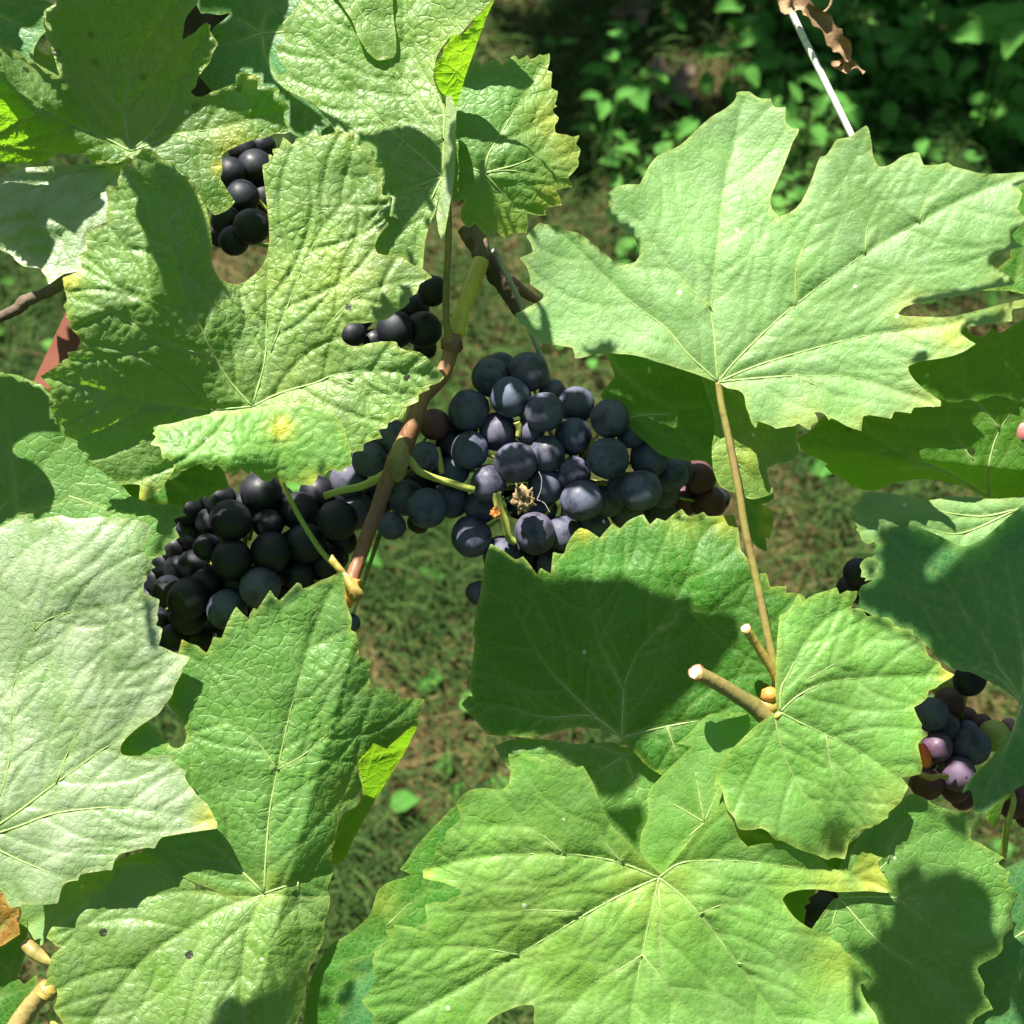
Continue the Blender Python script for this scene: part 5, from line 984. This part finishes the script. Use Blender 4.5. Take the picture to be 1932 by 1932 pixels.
vine_row('vine_foliage', 'leafy next row of vines beyond the upper edge of the picture', -3.2, 3.2, 1.40, 1.85, 0.25, 1.15, 1900, 3, gap=lambda x, y, z: (-1.6 < x < -0.66 and z > 0.5) or (-0.55 < x < -0.28 and z > 0.75))
vine_row('vine_foliage', 'leafy row of vines behind the photographer', -3.0, 3.0, -1.6, -1.0, 0.2, 1.8, 3000, 4)
vine_row('vine_foliage', 'rest of the same vine row left of the picture', -2.6, -0.60, -0.1, 0.5, 0.2, 1.1, 2600, 5)
vine_row('vine_foliage', 'rest of the same vine row right of the picture', 0.70, 2.6, -0.1, 0.6, 0.2, 1.1, 2600, 6)
# ------------------------------------------------------------------ ground
GR = random.Random(5)
def G(px, py, z=0.0):
    d = P(px, py, 0) - CAM; t = (z - CAM.z) / d.z
    return CAM + d * t
def groundmat():
    m, nt = newmat('soil'); L = nt.links
    out = N(nt, 'ShaderNodeOutputMaterial'); pr = N(nt, 'ShaderNodeBsdfPrincipled'); tc = N(nt, 'ShaderNodeTexCoord')
    a = N(nt, 'ShaderNodeTexNoise'); a.inputs['Scale'].default_value = 5; a.inputs['Detail'].default_value = 6; L.new(tc.outputs['Object'], a.inputs['Vector'])
    b = N(nt, 'ShaderNodeTexNoise'); b.inputs['Scale'].default_value = 90; b.inputs['Detail'].default_value = 8; L.new(tc.outputs['Object'], b.inputs['Vector'])
    c = mixc(nt, ramp(nt, a.outputs['Fac'], 0.4, 0.6), (0.018, 0.019, 0.007), (0.034, 0.026, 0.012)); c = mixc(nt, ramp(nt, b.outputs['Fac'], 0.35, 0.7), c, (0.06, 0.05, 0.025))
    L.new(c, pr.inputs['Base Color']); pr.inputs['Roughness'].default_value = 0.95
    bu = N(nt, 'ShaderNodeBump'); bu.inputs['Distance'].default_value = 0.01; L.new(b.outputs['Fac'], bu.inputs['Height']); L.new(bu.outputs[0], pr.inputs['Normal'])
    L.new(pr.outputs[0], out.inputs[0]); return m
n = 90; xs = np.linspace(-1, 1, n); xs = np.sign(xs) * (np.abs(xs) ** 3) * 40
V = []
for y in xs:
    for x in xs:
        V.append((x, y + 0.5, 0.02 * noise.noise(Vector((x * 3, y * 3, 0))) - 0.004 if abs(x) < 3 and abs(y) < 3 else -0.004))
F = [(j * n + i, j * n + i + 1, (j + 1) * n + i + 1, (j + 1) * n + i) for j in range(n - 1) for i in range(n - 1)]
gd = mesh_obj('ground', V, F, groundmat(), None, org=(0, 0, 0)); gd['kind'] = 'structure'
def grassmat(name, a, b, tr, tmix=0.3):
    m, nt = newmat(name); L = nt.links
    out = N(nt, 'ShaderNodeOutputMaterial'); pr = N(nt, 'ShaderNodeBsdfPrincipled'); t = N(nt, 'ShaderNodeBsdfTranslucent'); mx = N(nt, 'ShaderNodeMixShader')
    tn = N(nt, 'ShaderNodeAttribute'); tn.attribute_name = 'tone'
    L.new(mixc(nt, tn.outputs['Fac'], a, b), pr.inputs['Base Color']); pr.inputs['Roughness'].default_value = 0.85; pr.inputs['Specular IOR Level'].default_value = 0.15; t.inputs[0].default_value = (*tr, 1); mx.inputs[0].default_value = tmix
    L.new(pr.outputs[0], mx.inputs[1]); L.new(t.outputs[0], mx.inputs[2]); L.new(mx.outputs[0], out.inputs[0]); return m
MG = grassmat('grass_green', (0.018, 0.045, 0.010), (0.050, 0.090, 0.020), (0.06, 0.12, 0.018))
MD = grassmat('grass_dry', (0.048, 0.037, 0.014), (0.155, 0.122, 0.050), (0.13, 0.09, 0.04))
MW = grassmat('weed_leaf', (0.045, 0.15, 0.024), (0.085, 0.21, 0.040), (0.11, 0.30, 0.03), 0.35)
def blades(name, count, mat, hgt, wid, flat, dens):
    V = []; F = []; T = []
    k = 0
    while k < count:
        px = GR.uniform(-350, 2280); py = GR.uniform(-350, 2250)
        p = G(px, py); 
        if GR.random() > dens(px, py, p): continue
        k += 1
        a = GR.uniform(0, 6.283); d = Vector((math.cos(a), math.sin(a), 0)); s = Vector((-d.y, d.x, 0))
        L_ = GR.uniform(*hgt); w = GR.uniform(*wid); fl = GR.uniform(*flat); tone = GR.random(); z0 = p.z + GR.uniform(0, 0.015)
        i0 = len(V); sp_ = a + GR.uniform(-1, 1)
        for j, u in enumerate((0, 0.35, 0.7, 1.0)):
            c = Vector((p.x, p.y, z0)) + d * (L_ * u * fl * (0.6 + 0.6 * u)) + Vector((0, 0, L_ * (u - 0.55 * u * u * fl) * (1.05 - fl))) + s * (0.12 * L_ * math.sin(u * 3 + sp_))
            ww = w * (1 - u) ** 0.6 if u < 1 else 0
            if u < 1: V += [c - s * ww, c + s * ww]; T += [tone, tone]
            else: V.append(c); T.append(tone)
        F += [(i0, i0 + 1, i0 + 3, i0 + 2), (i0 + 2, i0 + 3, i0 + 5, i0 + 4), (i0 + 4, i0 + 5, i0 + 6)]
    o = mesh_obj(name, V, F, mat, None, org=(0, 0, 0), attrs={'tone': T}, smooth=False); o['kind'] = 'stuff'; return o
def greeny(px, py, p):
    v = 0.45 + 1.5 * noise.noise(Vector((p.x * 7, p.y * 7, 2)))
    if px < 250 and py < 1100: v += 0.9
    if 500 < px < 1150: v += 0.10
    if px > 1150 and py < 450: v += 0.6
    if 1180 < px < 1400 and py < 330: v -= 0.8
    if 640 < px < 900 and py > 1000: v += 0.05
    return min(1, max(0.06, v))
gg = blades('grass', 76000, MG, (0.04, 0.11), (0.0007, 0.0017), (0.3, 0.95), greeny)
tag(gg, 'green grass growing between dry stalks on the ground', 'grass')
dg = blades('dry_grass', 66000, MD, (0.04, 0.13), (0.0005, 0.0012), (0.75, 1.0), lambda px, py, p: min(1, max(0.08, 1.05 - greeny(px, py, p) * 0.9)))
tag(dg, 'dry tan straw and dead grass lying on the ground', 'dry grass')
# small creeping leaves that nobody could count
def cover():
    V = []; F = []; T = []
    k = 0
    while k < 2600:
        px = GR.uniform(-300, 2250); py = GR.uniform(-300, 2250); p = G(px, py); g = greeny(px, py, p + Vector((3, 3, 0)))
        if GR.random() > g * g * (0.06 if px < 1150 or py > 700 else 1): continue
        k += 1; r = GR.uniform(0.004, 0.010); z = GR.uniform(0.01, 0.045); nrm = Vector((GR.gauss(0, .45), GR.gauss(0, .45), 1)).normalized(); u = nrm.orthogonal().normalized(); v = nrm.cross(u); a0 = GR.uniform(0, 6); t = GR.random(); i0 = len(V)
        c = Vector((p.x, p.y, z)); V.append(c - nrm * r * .15); T.append(t)
        for j in range(7):
            a = a0 + j * 6.283 / 7; rr = r * (1.5 if j == 0 else 0.85); V.append(c + (u * math.cos(a) + v * math.sin(a)) * rr); T.append(t)
        F += [(i0, i0 + 1 + j, i0 + 1 + (j + 1) % 7) for j in range(7)]
    o = mesh_obj('ground_cover', V, F, MW, None, org=(0, 0, 0), attrs={'tone': T}); o['kind'] = 'stuff'
    return tag(o, 'tiny creeping weed leaves scattered through the grass', 'ground cover')
cover()
# broad leaved weeds
def weed_leaf_mesh():
    V = []; F = []; n = 9
    for i in range(n + 1):
        u = i / n; w = 0.5 * math.sin(math.pi * u ** 0.8) ** 0.75 * (0.85 + 0.15 * math.sin(i * 2.6)); zc = 0.22 * u - 0.35 * u * u
        for s in (-1, -.5, 0, .5, 1): V.append((s * w * 0.72, u * 1.15, zc + 0.12 * abs(s) - 0.02 * math.cos(s * 3 + i)))
    for i in range(n):
        for k in range(4): F.append((i * 5 + k, i * 5 + k + 1, i * 5 + k + 6, i * 5 + k + 5))
    me = bpy.data.meshes.new('leaf'); me.from_pydata(V, [], F); me.polygons.foreach_set('use_smooth', [True] * len(F))
    at = me.attributes.new('tone', 'FLOAT', 'POINT'); at.data.foreach_set('value', [random.random() * .6 for _ in V]); me.materials.append(MW); return me
WL = weed_leaf_mesh()
def weed(px, py, nl, size, hh, label, group):
    p = G(px, py, 0.0); t = thing('weed', label, 'weed', p, group)
    V = []; F = []
    for i in range(nl):
        a = i * 2.4 + GR.uniform(-.4, .4); rad = size * GR.uniform(0.3, 1.5); z = hh * GR.uniform(0.4, 1.1)
        c = p + Vector((math.cos(a) * rad * .6, math.sin(a) * rad * .6, z))
        o = bpy.data.objects.new('leaf', WL); link(o, t, c); s = size * GR.uniform(0.7, 1.15); o.scale = (s, s, s); o.rotation_euler = (GR.uniform(-0.5, 0.5), GR.uniform(-.35, .35), a - math.pi / 2)
        g2 = tube_geo([p, p.lerp(c, .6) + Vector((0, 0, .004)), c], [0.0011, 0.0006], 5); F += [tuple(k + len(V) for k in f) for f in g2[1]]; V += g2[0]
    mesh_obj('stem', V, F, MW, t, org=p, attrs={'tone': [1] * len(V)})
for px, py in [(1500, 60), (1600, 140), (1560, 260), (1690, 40), (1740, 130), (1800, 220), (1890, 90), (1920, 200), (1850, 320), (1660, 230), (1480, 180), (1420, 60), (1120, 330), (1180, 240), (1330, 300), (1780, 20), (1950, 330), (1230, 60), (1700, 330), (1380, 230), (1620, 20), (1860, 10), (1560, 150), (1650, 90), (1760, 260), (1840, 160), (1700, 190), (1900, 270), (1520, 320), (1590, 60), (1450, 130), (1810, 70)]:
    weed(px + GR.uniform(-15, 15), py + GR.uniform(-15, 15), GR.randint(6, 9), GR.uniform(0.020, 0.034), GR.uniform(0.04, 0.10), 'broad leaved dark green weed on the shaded ground at the top right', 'broad leaved weeds on the shaded ground')
for px, py in [(735, 1240), (690, 1740), (1500, 930), (800, 1270), (770, 1330), (830, 1560), (720, 1380), (760, 1650), (1530, 1010), (1040, 300), (1090, 420)]:
    weed(px, py, GR.randint(4, 6), GR.uniform(0.015, 0.022), GR.uniform(0.01, 0.03), 'small green weed in the dry grass between the vine leaves', 'small weeds in the dry grass')
weed(1830, 310, 9, 0.034, 0.16, 'bright sunlit weed clump just above the widest leaf at the top right', None)
# dead leaves on the soil
def dead(px, py, r, label, mat='dry'):
    p = G(px, py, 0.03); V = []; n = 26; a0 = GR.uniform(0, 6)
    prof = [r * (0.75 + 0.25 * math.cos(5 * (2 * math.pi * i / n)) + GR.uniform(-.08, .08)) for i in range(n)]
    for ring, q in enumerate((0.0, .35, .7, 1.0)):
        for i in range(n):
            a = 2 * math.pi * i / n + a0; x = p.x + prof[i] * q * math.cos(a); y = p.y + prof[i] * q * math.sin(a)
            V.append((x, y, p.z + 0.25 * r * q * q + 0.012 * noise.noise(Vector((x * 60, y * 60, px)))))
    F = [(k * n + i, k * n + (i + 1) % n, (k + 1) * n + (i + 1) % n, (k + 1) * n + i) for k in range(3) for i in range(n)]
    tag(mesh_obj('fallen_leaf', V, F, M[mat], None), label, 'dead leaf')
dead(1260, 170, 0.035, 'brown fallen leaf on the bare reddish soil at the top', 'bark'); dead(1200, 20, 0.03, 'dark fallen leaf at the top edge beside the grass', 'bark')
